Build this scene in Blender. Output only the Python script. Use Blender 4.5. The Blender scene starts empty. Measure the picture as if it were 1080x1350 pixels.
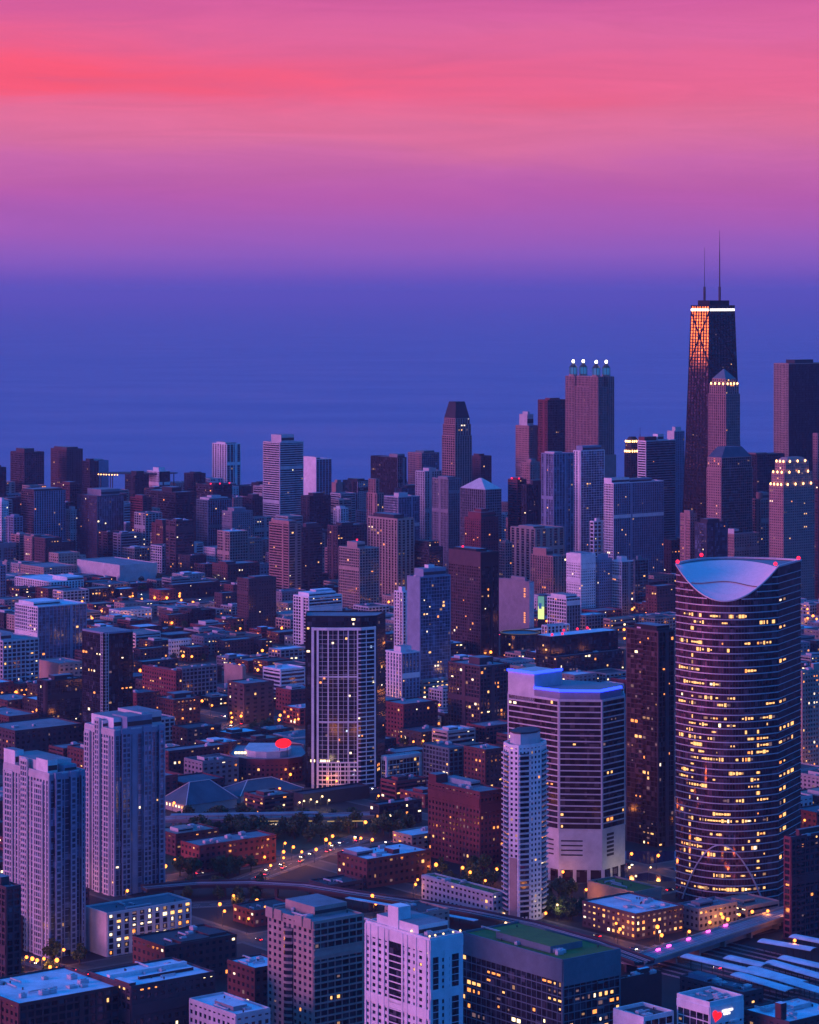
import bpy, math, random
import numpy as np
from mathutils import Vector
rnd = random.Random(7)
SC = bpy.context.scene
COL = SC.collection

# ------------------------------------------------------------------ camera
F, HC, HY = 3700.0, 375.0, 388.0        # focal length in photo pixels, eye height, horizon row
cd = bpy.data.cameras.new('camera'); cam = bpy.data.objects.new('camera', cd); COL.objects.link(cam)
cam.location = (0, 0, HC); cam.rotation_euler = (math.pi/2, 0, 0)
cd.sensor_fit = 'HORIZONTAL'; cd.sensor_width = 36; cd.lens = F/1080*36
cd.shift_y = -(675-HY)/1080
cd.clip_start = 5; cd.clip_end = 400000
SC.camera = cam

def lin(r, g, b):
    return tuple((c/255/12.92 if c/255 <= .04045 else ((c/255+.055)/1.055)**2.4) for c in (r, g, b))

# ------------------------------------------------------------------ world
GLOW = Vector((-.992, .125, 0))          # where the sun went down
w = bpy.data.worlds.new('World'); SC.world = w; w.use_nodes = True
nt = w.node_tree; N = nt.nodes; L = nt.links; N.clear()
def node(t, **k):
    n = N.new(t)
    for a, v in k.items(): setattr(n, a, v)
    return n
def mth(op, a, b=None, c=None):
    n = node('ShaderNodeMath', operation=op)
    for i, v in enumerate((a, b, c)):
        if v is None: continue
        if isinstance(v, (int, float)): n.inputs[i].default_value = v
        else: L.new(v, n.inputs[i])
    return n.outputs[0]
tc = node('ShaderNodeTexCoord'); sep = node('ShaderNodeSeparateXYZ'); L.new(tc.outputs['Generated'], sep.inputs[0])
Z = sep.outputs[2]
mp = node('ShaderNodeMapping'); mp.inputs['Scale'].default_value = (5, 5, 42); L.new(tc.outputs['Generated'], mp.inputs[0])
nz = node('ShaderNodeTexNoise'); nz.inputs['Scale'].default_value = 1.3; nz.inputs['Detail'].default_value = 5; nz.inputs['Roughness'].default_value = .55
nz.inputs['Distortion'].default_value = .6
L.new(mp.outputs[0], nz.inputs['Vector'])
wob = mth('MULTIPLY', mth('SUBTRACT', nz.outputs[0], .5), .02)
zz = mth('ADD', Z, mth('MULTIPLY', wob, mth('MINIMUM', mth('MULTIPLY', mth('MAXIMUM', Z, 0), 22), 1)))
t = mth('SQRT', mth('MAXIMUM', zz, 0))
cr = node('ShaderNodeValToRGB'); L.new(t, cr.inputs[0])
stops = [(0, (78, 86, 190)), (.04, (90, 86, 190)), (.07, (106, 84, 188)), (.1, (130, 90, 190)), (.125, (148, 94, 190)), (.154, (166, 94, 184)), (.186, (186, 94, 174)),
         (.213, (202, 104, 170)), (.235, (218, 112, 160)), (.2536, (228, 112, 154)), (.272, (234, 106, 150)), (.288, (230, 104, 152)),
         (.306, (222, 104, 160)), (.324, (214, 96, 160)), (.36, (130, 96, 190)), (.43, (50, 106, 205)), (.6, (16, 122, 222)), (1, (5, 130, 228))]
e = cr.color_ramp.elements
for i, (p, c) in enumerate(stops):
    el = e[0] if i == 0 else (e[1] if i == 1 else e.new(p))
    el.position = p; el.color = (*lin(*c), 1)
sepx = sep.outputs[0]
def bump_(v, c, wd): return mth('EXPONENT', mth('MULTIPLY', mth('POWER', mth('DIVIDE', mth('SUBTRACT', v, c), wd), 2), -1))
mp2 = node('ShaderNodeMapping'); mp2.inputs['Scale'].default_value = (7, 7, 70); mp2.inputs['Rotation'].default_value = (0, .035, 0); L.new(tc.outputs['Generated'], mp2.inputs[0])
nz2 = node('ShaderNodeTexNoise'); nz2.inputs['Scale'].default_value = 1.6; nz2.inputs['Detail'].default_value = 7; nz2.inputs['Roughness'].default_value = .6; nz2.inputs['Distortion'].default_value = 1.2; L.new(mp2.outputs[0], nz2.inputs['Vector'])
wisp = mth('MULTIPLY', mth('SUBTRACT', nz2.outputs[0], .3), 2.2)
cl = mth('MULTIPLY', bump_(sepx, -.16, .1), mth('ADD', bump_(zz, .077, .007), mth('MULTIPLY', bump_(zz, .09, .013), .6)))
cl = mth('ADD', cl, mth('MULTIPLY', bump_(sepx, -.05, .12), mth('MULTIPLY', bump_(zz, .078, .009), .55)))
cl = mth('ADD', cl, mth('MULTIPLY', bump_(sepx, .06, .03), mth('MULTIPLY', bump_(zz, .069, .004), .5)))
cl = mth('MINIMUM', mth('MAXIMUM', mth('MULTIPLY', cl, mth('ADD', mth('MULTIPLY', wisp, .6), .45)), 0), 1)
cl = mth('MULTIPLY', cl, mth('GREATER_THAN', sep.outputs[1], 0))
cmix0 = node('ShaderNodeMix', data_type='RGBA'); L.new(mth('MULTIPLY', cl, .68), cmix0.inputs[0]); L.new(cr.outputs[0], cmix0.inputs[6]); cmix0.inputs[7].default_value = (*lin(255, 84, 102), 1)
wsp = mth('MULTIPLY', mth('SUBTRACT', wisp, .45), mth('MINIMUM', mth('MULTIPLY', mth('MAXIMUM', Z, 0), 2.2), .13))
cmix = node('ShaderNodeMix', data_type='RGBA', blend_type='MULTIPLY'); cmix.inputs[0].default_value = 1; L.new(cmix0.outputs[2], cmix.inputs[6])
cw_ = node('ShaderNodeCombineColor'); [L.new(mth('ADD', wsp, 1), cw_.inputs[k]) for k in range(3)]; L.new(cw_.outputs[0], cmix.inputs[7])
# the open sky overhead is far brighter than the band over the lake
zb_ = node('ShaderNodeMapRange', interpolation_type='SMOOTHSTEP'); L.new(Z, zb_.inputs[0]); zb_.inputs[1].default_value = .12; zb_.inputs[2].default_value = .65; zb_.inputs[3].default_value = 1; zb_.inputs[4].default_value = 2.2
zmul = node('ShaderNodeVectorMath', operation='SCALE'); L.new(cmix.outputs[2], zmul.inputs[0]); L.new(zb_.outputs[0], zmul.inputs['Scale'])
# the side away from the sunset is plain deep blue
side = node('ShaderNodeMapRange', interpolation_type='SMOOTHSTEP'); L.new(sep.outputs[1], side.inputs[0]); side.inputs[1].default_value = .7; side.inputs[2].default_value = 0
smix = node('ShaderNodeMix', data_type='RGBA'); L.new(side.outputs[0], smix.inputs[0]); L.new(zmul.outputs[0], smix.inputs[6]); smix.inputs[7].default_value = (.009, .21, .92, 1)
# afterglow over the sunset side
dt = node('ShaderNodeVectorMath', operation='DOT_PRODUCT'); L.new(tc.outputs['Generated'], dt.inputs[0]); dt.inputs[1].default_value = GLOW
g = mth('POWER', mth('MAXIMUM', dt.outputs['Value'], 0), 4.5)
g = mth('MULTIPLY', g, mth('POWER', mth('SUBTRACT', 1, mth('MAXIMUM', Z, 0)), 9))
mix = node('ShaderNodeMix', data_type='RGBA', blend_type='ADD')
L.new(g, mix.inputs[0]); L.new(smix.outputs[2], mix.inputs[6]); mix.inputs[7].default_value = (1.5, .16, .75, 1)
# the hot strip of sky just above the place of sunset
GP = Vector((-GLOW.y, GLOW.x, 0))
dp = node('ShaderNodeVectorMath', operation='DOT_PRODUCT'); L.new(tc.outputs['Generated'], dp.inputs[0]); dp.inputs[1].default_value = GP
hz = mth('SUBTRACT', 1, mth('MINIMUM', mth('MULTIPLY', mth('ABSOLUTE', dp.outputs['Value']), 9), 1))
hz = mth('MULTIPLY', hz, mth('GREATER_THAN', dt.outputs['Value'], 0))
def sstep(v, a, b):
    n = node('ShaderNodeMapRange', interpolation_type='SMOOTHSTEP'); L.new(v, n.inputs[0])
    n.inputs[1].default_value = a; n.inputs[2].default_value = b; return n.outputs[0]
hz = mth('MULTIPLY', hz, mth('MULTIPLY', sstep(Z, .018, .034), mth('SUBTRACT', 1, sstep(Z, .055, .09))))
mix2 = node('ShaderNodeMix', data_type='RGBA', blend_type='ADD')
L.new(hz, mix2.inputs[0]); L.new(mix.outputs[2], mix2.inputs[6]); mix2.inputs[7].default_value = (60, 10, .9, 1)
bg = node('ShaderNodeBackground'); bg.inputs[1].default_value = 1.0; L.new(mix2.outputs[2], bg.inputs[0])
wo = node('ShaderNodeOutputWorld'); L.new(bg.outputs[0], wo.inputs[0])

# ------------------------------------------------------------------ last light of the sun
sd = bpy.data.lights.new('sun', 'SUN'); sd.energy = 2.4; sd.angle = math.radians(22); sd.color = (1, .26, .66)
so = bpy.data.objects.new('sun', sd); COL.objects.link(so)
so.rotation_euler = (-Vector((-.92, -.38, .115))).to_track_quat('-Z', 'Y').to_euler()

SC.view_settings.view_transform = 'Standard'; SC.view_settings.look = 'None'
SC.view_settings.exposure = 0; SC.view_settings.gamma = 1
cy = SC.cycles
cy.use_denoising = True; cy.use_adaptive_sampling = True; cy.adaptive_threshold = .015
cy.max_bounces = 4; cy.diffuse_bounces = 2; cy.glossy_bounces = 2; cy.transmission_bounces = 1; cy.volume_bounces = 0
cy.sample_clamp_indirect = 3; cy.caustics_reflective = False; cy.caustics_refractive = False
cy.use_light_tree = True

# ------------------------------------------------------------------ grid of the city
NTH = Vector((-.621, .784)); EST = Vector((.784, .621))
def gy(py, z=0): return F*(HC-z)/(py-HY)
def gp(px, py, z=0):
    Y = gy(py, z); return Vector(((px-540)*Y/F, Y))
def zat(py, Y): return HC-(py-HY)*Y/F

# ------------------------------------------------------------------ materials
MATS = {}
def pr(m): return m.node_tree.nodes['Principled BSDF']
def mat(name, col, rough=.8, metal=0, var=.18, scale=.12, emit=None, es=0, spec=.4, bump=0):
    if name in MATS: return MATS[name]
    m = bpy.data.materials.new(name); m.use_nodes = True; b = pr(m); n = m.node_tree.nodes; l = m.node_tree.links
    b.inputs['Roughness'].default_value = rough; b.inputs['Metallic'].default_value = metal
    b.inputs['Specular IOR Level'].default_value = spec
    b.inputs['Base Color'].default_value = (*col, 1)
    if var:
        tcn = n.new('ShaderNodeTexCoord'); a = n.new('ShaderNodeTexNoise'); a.inputs['Scale'].default_value = scale; a.inputs['Detail'].default_value = 6
        a.inputs['Roughness'].default_value = .7
        geo = n.new('ShaderNodeNewGeometry')
        l.new(geo.outputs['Position'], a.inputs['Vector'])
        r = n.new('ShaderNodeValToRGB'); l.new(a.outputs[0], r.inputs[0])
        r.color_ramp.elements[0].position = .3; r.color_ramp.elements[1].position = .7
        r.color_ramp.elements[0].color = (*[c*(1-var) for c in col], 1)
        r.color_ramp.elements[1].color = (*[min(1, c*(1+var)) for c in col], 1)
        l.new(r.outputs[0], b.inputs['Base Color'])
        if bump:
            bm = n.new('ShaderNodeBump'); bm.inputs['Strength'].default_value = bump; l.new(a.outputs[0], bm.inputs['Height']); l.new(bm.outputs[0], b.inputs['Normal'])
    if emit:
        b.inputs['Emission Color'].default_value = (*emit, 1); b.inputs['Emission Strength'].default_value = es
    MATS[name] = m
    return m
def glass(name, col, metal, rough):
    if name in MATS: return MATS[name]
    m = mat(name, col, rough, metal, var=0, spec=.6); n = m.node_tree.nodes; l = m.node_tree.links; b = pr(m)
    geo = n.new('ShaderNodeNewGeometry'); sn = n.new('ShaderNodeVectorMath'); sn.operation = 'SNAP'; sn.inputs[1].default_value = (3.1, 3.1, 3.4)
    l.new(geo.outputs['Position'], sn.inputs[0])
    wn = n.new('ShaderNodeTexWhiteNoise'); l.new(sn.outputs[0], wn.inputs[0])
    r = n.new('ShaderNodeValToRGB'); l.new(wn.outputs[0], r.inputs[0])
    r.color_ramp.elements[0].color = (*[c*.55 for c in col], 1); r.color_ramp.elements[0].position = .2
    r.color_ramp.elements[1].color = (*[c*1.3 for c in col], 1); r.color_ramp.elements[1].position = .85
    x = r.color_ramp.elements.new(.96); x.color = (*[min(1, c*2.2+.03) for c in col], 1)
    l.new(r.outputs[0], b.inputs['Base Color'])
    return m
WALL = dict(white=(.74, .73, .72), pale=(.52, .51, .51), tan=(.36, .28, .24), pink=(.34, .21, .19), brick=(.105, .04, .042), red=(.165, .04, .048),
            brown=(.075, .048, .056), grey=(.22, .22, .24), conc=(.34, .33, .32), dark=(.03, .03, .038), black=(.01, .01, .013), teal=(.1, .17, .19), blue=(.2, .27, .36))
for k, c in WALL.items(): mat('wall_'+k, c, .8)
glass('glass_dark', (.02, .026, .036), .0, .1)
glass('glass_blue', (.12, .2, .3), .6, .12)
glass('glass_bronze', (.05, .03, .03), .2, .1)
glass('glass_plum', (.24, .1, .12), .7, .07)
ROOF = dict(lit=(.6, .65, .7), grey=(.2, .21, .23), dark=(.05, .05, .06), green=(.11, .14, .02), teal=(.05, .1, .13), tan=(.24, .2, .18))
for k, c in ROOF.items(): mat('roof_'+k, c, .85, var=.28, scale=.08)
def em(name, col, s, sample=False):
    m = mat(name, (.02, .02, .02), .5, var=0, emit=col, es=s)
    m.cycles.emission_sampling = 'AUTO' if sample else 'NONE'
    return m
LITS = [em('lit_warm', (1, .48, .15), 1.9), em('lit_white', (1, .74, .5), 2.2), em('lit_orange', (1, .3, .06), 2.0), em('lit_dim', (1, .5, .22), .45), em('lit_faint', (.9, .5, .5), .22),
        em('lit_bright', (1, .74, .4), 3), em('lit_cool', (.7, .85, 1), 1.3)]
LAMP = em('lamp_orange', (1, .23, .03), 5); LAMPW = em('lamp_white', (1, .6, .28), 3.4)
RED = em('beacon_red', (1, .012, .05), 2.6, False); BLUE = em('led_blue', (.015, .04, 1), 5, True); MAG = em('light_magenta', (1, .08, .75), 5)
NEON = em('neon_red', (1, .01, .015), 1.6, True); WHITEL = em('light_white', (1, .9, .85), 2.5); GOLD = em('light_gold', (1, .55, .12), 3)
METAL = mat('metal_dark', (.06, .06, .065), .5, .5, var=.1)
PALEM = mat('metal_pale', (.5, .5, .52), .5, .2, var=.1)
# ------------------------------------------------------------------ mesh helper
class MB:
    def __init__(s): s.v = []; s.f = []; s.m = []
    def quad(s, a, b, c, d, mi=0):
        i = len(s.v); s.v += [a, b, c, d]; s.f.append((i, i+1, i+2, i+3)); s.m.append(mi)
    def poly(s, pts, mi=0):
        i = len(s.v); s.v += pts; s.f.append(tuple(range(i, i+len(pts)))); s.m.append(mi)
    def prism(s, pts, z0, z1, mi=0, top=True, pts2=None, bottom=False, mt=None):
        n = len(pts); i = len(s.v); p2 = pts2 or pts
        s.v += [(p[0], p[1], z0) for p in pts] + [(p[0], p[1], z1) for p in p2]
        for k in range(n):
            j = (k+1) % n; s.f.append((i+k, i+j, i+n+j, i+n+k)); s.m.append(mi)
        if top: s.f.append(tuple(range(i+n, i+2*n))); s.m.append(mi if mt is None else mt)
        if bottom: s.f.append(tuple(range(i+n-1, i-1, -1))); s.m.append(mi)
    def ob(s, p, d, s0, s1, n, o0, o1, z0, z1, mi=0):      # box set against a wall line: along d, out along n
        a = (p[0]+d[0]*s0, p[1]+d[1]*s0); b = (p[0]+d[0]*s1, p[1]+d[1]*s1)
        P = [(a[0]+n[0]*o0, a[1]+n[1]*o0), (a[0]+n[0]*o1, a[1]+n[1]*o1), (b[0]+n[0]*o1, b[1]+n[1]*o1), (b[0]+n[0]*o0, b[1]+n[1]*o0)]
        s.prism(P, z0, z1, mi, True, None, True)
    def box(s, x0, x1, y0, y1, z0, z1, mi=0):
        s.prism([(x0, y0), (x1, y0), (x1, y1), (x0, y1)], z0, z1, mi, True, None, True)
    def cyl(s, x, y, r, z0, z1, n=12, r2=None, mi=0):
        c = [(math.cos(6.28318*k/n), math.sin(6.28318*k/n)) for k in range(n)]
        r2 = r if r2 is None else r2
        s.prism([(x+r*a, y+r*b) for a, b in c], z0, z1, mi, True, [(x+r2*a, y+r2*b) for a, b in c])
    def beam(s, A, B, wd, mi=0):
        A = Vector(A); B = Vector(B); d = (B-A).normalized()
        u = d.cross(Vector((0, 0, 1)))
        u = Vector((1, 0, 0)) if u.length < .01 else u.normalized()
        v = d.cross(u).normalized(); u *= wd/2; v *= wd/2
        i = len(s.v)
        for P in (A, B): s.v += [tuple(P+u+v), tuple(P-u+v), tuple(P-u-v), tuple(P+u-v)]
        for k in range(4):
            j = (k+1) % 4; s.f.append((i+k, i+j, i+4+j, i+4+k)); s.m.append(mi)
        s.f += [(i+3, i+2, i+1, i), (i+4, i+5, i+6, i+7)]; s.m += [mi, mi]
    def mesh(s, name, mats):
        me = bpy.data.meshes.new(name); me.from_pydata([tuple(p) for p in s.v], [], s.f)
        for m in mats: me.materials.append(m)
        if len(mats) > 1: me.polygons.foreach_set('material_index', s.m)
        me.update(); return me
    def obj(s, name, mats, parent=None, loc=(0, 0, 0)):
        if not isinstance(mats, (list, tuple)): mats = [mats]
        o = bpy.data.objects.new(name, s.mesh(name, mats)); COL.objects.link(o); o.location = loc
        if parent: o.parent = parent
        return o
def tag(o, label, cat, group=None):
    o['label'] = label; o['category'] = cat
    if group: o['group'] = group
    return o
def empty(name, loc, label, cat, group=None, rz=0):
    o = bpy.data.objects.new(name, None); COL.objects.link(o); o.location = loc; o.rotation_euler = (0, 0, rz); o.empty_display_size = 2
    return tag(o, label, cat, group)
def inst(name, me, parent, loc, scale=(1, 1, 1), rz=0):
    o = bpy.data.objects.new(name, me); COL.objects.link(o); o.parent = parent; o.location = loc; o.scale = scale; o.rotation_euler = (0, 0, rz); return o
def struct(o): o['kind'] = 'structure'; return o
def unit(name, m):
    b = MB(); b.box(-.5, .5, -.5, .5, -.5, .5); return b.mesh(name, [m])
LITM = [unit('window_lit', m) for m in LITS]
DARKM = {k: unit('window_'+k, MATS[k]) for k in ('glass_dark', 'glass_blue', 'glass_bronze', 'glass_plum')}
def ico(name, m, r=1, n=2):
    me = bpy.data.meshes.new(name); import bmesh
    b = bmesh.new(); bmesh.ops.create_icosphere(b, subdivisions=n, radius=r); b.to_mesh(me); b.free(); me.materials.append(m); return me
BEACON = ico('beacon', RED, 1.0)
ub = MB(); ub.box(-.5, .5, -.5, .5, 0, .8); ub.cyl(-.2, 0, .17, .8, 1.0, 8); ub.cyl(.22, .05, .17, .8, 1.0, 8); ub.box(-.42, .42, -.56, -.5, .1, .6)
UNIT = ub.mesh('rooftop_unit', [PALEM])

# ------------------------------------------------------------------ facade of piers and floor bands over a glass core
#        pier share, pier depth, band share, band depth
MODES = dict(grid=(.24, .35, .30, .25), vert=(.42, .5, .22, .1), horiz=(.0, .3, .42, .4), punch=(.5, .28, .5, .22), glass=(.07, .15, .13, .1), vglass=(.18, .4, .1, .08), balc=(.12, .3, .2, 1.1), band=(0, .3, .2, .4), blank=None)
def frame(mb, p, q, z0, z1, mode, bay, fl, mi=0):
    d = q-p; Lg = d.length
    if Lg < .5: return None
    d = d/Lg; n = Vector((d[1], -d[0])); M = MODES[mode]
    if M is None:
        mb.ob(p, d, 0, Lg, n, -.05, .3, z0, z1, mi); return None
    pf, pd, sf, sdp = M
    nb = max(1, round(Lg/bay)); bw = Lg/nb; nf = max(1, round((z1-z0)/fl)); fh = (z1-z0)/nf
    pw = bw*pf
    ends = [0, nb]
    for i in range(nb+1):
        if pf == 0 and i not in ends: continue
        h = max(pw, .9) if i in ends else pw
        a = max(0, i*bw-h/2); b = min(Lg, i*bw+h/2)
        if i == 0: b = max(b, .8)
        if i == nb: a = min(a, Lg-.8)
        mb.ob(p, d, a, b, n, -.05, pd+(.05 if i in ends else 0), z0, z1, mi)
    for k in range(nf):
        zb = z0+k*fh
        mb.ob(p, d, .02, Lg-.02, n, -.05, sdp, zb, zb+fh*sf, mi)
    mb.ob(p, d, .01, Lg-.01, n, -.05, pd+.03, z1-fh*max(sf, .15)*.6, z1-.02, mi)
    return dict(p=p, d=d, n=n, nb=nb, bw=bw, nf=nf, fh=fh, pw=pw, sf=sf, z0=z0)
def lit_window(root, fr, i, k, me, out=.07):
    ww = max(.6, (fr['bw']-fr['pw'])*.92); hh = fr['fh']*(1-fr['sf'])*.92
    if me in LITM:                                        # only the lit part of the room shows
        h_ = (i*7.13+k*3.71+fr['bw']*11) % 1.0; ww = min(ww, (1.1, 1.7, 2.6)[int(h_*2.99)]); hh = min(hh, (1.0, 1.5, 1.9)[int((h_*7) % 1*2.99)])
    s = (i+.5)*fr['bw']; z = fr['z0']+k*fr['fh']+fr['fh']*(fr['sf']+(1-fr['sf'])/2)
    P = fr['p']+fr['d']*s+fr['n']*out
    return inst('window', me, root, (P[0], P[1], z), (ww, .1, hh), math.atan2(fr['d'][1], fr['d'][0]))
PLACED = []        # footprints, for the filler blocks
def parse(st):
    a = st.split(':'); a += [''] * (7-len(a))
    return dict(mode=a[0], wall=a[1], glass='glass_'+(a[2] or 'dark'), bay=float(a[3] or 4.2), fl=float(a[4] or 3.5), smode=a[5] or a[0], roof=a[6] or 'grey')
def building(name, poly, H, st, lit, label, base, front=None, o=None, Y=3000):
    """poly: plan relative to base, counter-clockwise. front: indices of the sides that face the viewer."""
    o = o or {}; s = parse(st); cat = o.get('cat', name.split('_')[-1])
    cat = {'block': 'building', 'house': 'building', 'hall': 'hall'}.get(cat, cat)
    root = empty(name, (base[0], base[1], 0), label, cat, o.get('g'))
    r = random.Random(label); front = [0, len(poly)-1] if front is None else front
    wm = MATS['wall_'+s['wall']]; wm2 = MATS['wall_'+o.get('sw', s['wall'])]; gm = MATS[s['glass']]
    wall = MB(); frames = []
    ch = o.get('crown', 0)                               # plain band under the roof
    n = len(poly)
    cells = 0
    for i in front:
        Lg = (poly[(i+1) % n]-poly[i]).length; cells += max(1, round(Lg/s['bay']))*max(1, round(H/s['fl']))
    single = cells <= o.get('single', 90) and Y < 2900 and s['mode'] in ('punch', 'grid', 'vert')
    for i in range(n):
        p, q = poly[i], poly[(i+1) % n]
        md = s['smode'] if i == 0 and n == 4 else s['mode']
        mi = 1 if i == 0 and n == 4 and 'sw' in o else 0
        if single:
            d = (q-p); Lg = d.length; d = d/Lg; nn = Vector((d[1], -d[0])); nb = max(1, round(Lg/s['bay'])); nf = max(1, round((H-ch)/s['fl']))
            fr = dict(p=p, d=d, n=nn, nb=nb, bw=Lg/nb, nf=nf, fh=(H-ch)/nf, pw=Lg/nb*.5, sf=.5, z0=-.08*(H-ch)/nf)
        else:
            fr = frame(wall, p, q, o.get('z0', 0), H-ch, md, s['bay'], s['fl'], mi)
            if ch: wall.ob(p, (q-p).normalized(), 0, (q-p).length, Vector(((q-p)[1], -(q-p)[0])).normalized(), -.05, .45, H-ch, H-.01, mi)
        if i in front and fr: frames.append(fr)
    if single:
        wall.prism(poly, 0, H, 0, False)
        ids = []
        for fr in frames:
            for i in range(fr['nb']):
                for k in range(fr['nf']): ids.append((fr, i, k))
        L_ = set(r.sample(range(len(ids)), min(lit, len(ids)))) if ids else set()
        for j, (fr, i, k) in enumerate(ids):
            me = r.choices(LITM[:6], (4, 2, 3, 4, 4, .3))[0] if j in L_ else DARKM[s['glass']]
            lit_window(root, fr, i, k, me, .03)
        # cornice line
        for i in range(n):
            p, q = poly[i], poly[(i+1) % n]; d = (q-p).normalized()
            wall.ob(p, d, 0, (q-p).length, Vector((d[1], -d[0])), -.05, .3, H-.9, H-.02, 0)
    else:
        core = MB(); core.prism(poly, 0, H-.03, 0, True)
        c = core.obj('glazing', gm, root); c['kind'] = 'stuff'
        for _ in range(lit):
            if not frames: break
            fr = r.choices(frames, [f['nb'] for f in frames])[0]
            k = r.randrange(fr['nf']); i = r.randrange(fr['nb'])
            me = r.choices(LITM[:6], o.get('lw', (4, 2, 3, 4, 5, .3)))[0]
            for x in range(r.choice(o.get('run', (1, 1, 1, 1, 2)))):
                if i+x < fr['nb']: lit_window(root, fr, i+x, k, me)
    if not single and n == 4 and H > 34 and s['mode'] != 'blank':
        for i in (0, 3):
            p, q = poly[i], poly[(i+1) % 4]; d = (q-p); Lg = d.length; d = d/Lg; nn_ = Vector((d[1], -d[0])); t_ = r.random()
            if Lg < 12: continue
            if t_ < .35: sp = r.uniform(.25, .7)*Lg; wall.ob(p, d, sp, sp+r.uniform(2.5, 4.5), nn_, -.05, .75, o.get('z0', 0), H-ch-.3, 1 if i == 0 else 0)
            elif t_ < .6:
                bs = r.uniform(.05, .75)*Lg; zb = 7
                while zb < H-ch-4: wall.ob(p, d, bs, min(Lg, bs+r.choice((4, 6))), nn_, -.05, 1.5, zb, zb+.9, 1 if i == 0 else 0); zb += s['fl']
            if r.random() < .4: zm = H*r.uniform(.45, .85); wall.ob(p, d, .01, Lg-.01, nn_, -.05, .62, zm, zm+s['fl']*1.4, 0)
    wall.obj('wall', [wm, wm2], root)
    # roof with parapet
    rf = MB(); rf.prism(poly, H-.02, H+.06, 0, True)
    for i in range(n):
        p, q = poly[i], poly[(i+1) % n]; d = q-p; Lg = d.length; d = d/Lg
        rf.ob(p, d, -.1, Lg+.1, Vector((d[1], -d[0])), -.45, .12, H-.3, H+o.get('par', 1.0), 1)
    rf.obj('roof', [MATS['roof_'+s['roof']], wm], root)
    # extra volumes on top: (u0,u1,v0,v1, height, style) in shares of the plan's E and N sides
    zt = H
    if n == 4:
        e = poly[1]-poly[0]; nn = poly[3]-poly[0]
        def sub(u0, u1, v0, v1): return [poly[0]+e*u0+nn*v0, poly[0]+e*u1+nn*v0, poly[0]+e*u1+nn*v1, poly[0]+e*u0+nn*v1]
        for vol in o.get('p', ()):
            u0, u1, v0, v1, h, wl = vol[:6]; pp = sub(u0, u1, v0, v1); z0 = H + (vol[6] if len(vol) > 6 else 0)
            ph = MB(); ph.prism(pp, z0+.05, z0+h, 0, True, mt=1)
            if ':' in wl:
                s2 = parse(wl); ph = MB(); g2 = MB(); g2.prism(pp, z0+.05, z0+h-.05)
                fr2 = []
                for i in range(4):
                    fr = frame(ph, pp[i], pp[(i+1) % 4], z0+.05, z0+h, s2['smode'] if i == 0 else s2['mode'], s2['bay'], s2['fl'])
                    if i in (0, 3) and fr: fr2.append(fr)
                ph.prism([pp[0]*.98+pp[2]*.02, pp[1]*.98+pp[3]*.02, pp[2]*.98+pp[0]*.02, pp[3]*.98+pp[1]*.02], z0+h-.02, z0+h+.08, 1)
                a = ph.obj('upper_tier', [MATS['wall_'+s2['wall']], MATS['roof_'+s2['roof']]], root); b = g2.obj('glazing', MATS[s2['glass']], a); b['kind'] = 'stuff'
                for _ in range(lit//8):
                    fr = r.choice(fr2); lit_window(root, fr, r.randrange(fr['nb']), r.randrange(fr['nf']), r.choices(LITM[:6], (4, 2, 3, 4, 5, .3))[0])
            else:
                if h > 2.5: ph.ob(pp[0], (pp[1]-pp[0]).normalized(), .3, (pp[1]-pp[0]).length-.3, Vector((e[1], -e[0])).normalized(), -.02, .2, z0+h*.25, z0+h*.6, 2)
                ph.obj('penthouse', [MATS['wall_'+wl], MATS['roof_'+s['roof']], METAL], root)
            zt = max(zt, z0+h)
        if 'p' not in o and H > 40:
            q0 = sub(r.uniform(.15, .3), r.uniform(.6, .85), r.uniform(.15, .3), r.uniform(.6, .85)); ph = MB(); ph.prism(q0, H+.05, H+r.uniform(3, 6.5), 0, True, mt=1); ph.obj('penthouse', [wm, MATS['roof_'+s['roof']]], root)
        if Y < 1800:
            for k in range(3):
                u, v = r.uniform(.1, .6), r.uniform(.1, .8); A_ = poly[0]+e*u+nn*v; ln_ = r.uniform(.15, .35); B_ = A_+(e if k % 2 else nn)*ln_; du = MB()
                du.beam((*A_, H+.9), (*B_, H+.9), .7); du.beam((*A_, H+.06), (*A_, H+1.2), .6); du.beam((*B_, H+.06), (*B_, H+1.2), .6); du.obj('duct', PALEM, root)
            for k in range(4):
                P = poly[0]+e*r.uniform(.08, .92)+nn*r.uniform(.08, .92); vt = MB(); vt.cyl(P[0], P[1], .35, H+.06, H+1.0, 8); vt.cyl(P[0], P[1], .55, H+1.0, H+1.25, 8, .3); vt.obj('roof_vent', METAL, root)
        for k in range(o.get('u', 2 if Y < 2800 else 0)):
            u, v = r.uniform(.15, .85), r.uniform(.15, .85); P = poly[0]+e*u+nn*v
            inst('rooftop_unit', UNIT, root, (P[0], P[1], H+.06), (r.uniform(2.5, 5), r.uniform(2, 4), r.uniform(1.4, 2.6)), math.atan2(e[1], e[0]))
        for (u, v, dz) in o.get('b', ()):
            P = poly[0]+e*u+nn*v; x = MB(); x.cyl(P[0], P[1], .25, zt if dz == 0 else H, (zt if dz == 0 else H)+max(dz, 1.2), 6)
            bo = inst('beacon', BEACON, root, (P[0], P[1], (zt if dz == 0 else H)+max(dz, 1.2)+.8), (1.2,)*3)
            x.obj('mast', METAL, root)
        for (u, v, h) in o.get('m', ()):
            P = poly[0]+e*u+nn*v; x = MB(); x.cyl(P[0], P[1], .5, H, H+h*.5, 6); x.cyl(P[0], P[1], .25, H+h*.5, H+h, 6); x.obj('mast', METAL, root)
    PLACED.append(([Vector((base[0], base[1]))+p for p in poly], zt, label))
    return root
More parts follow.
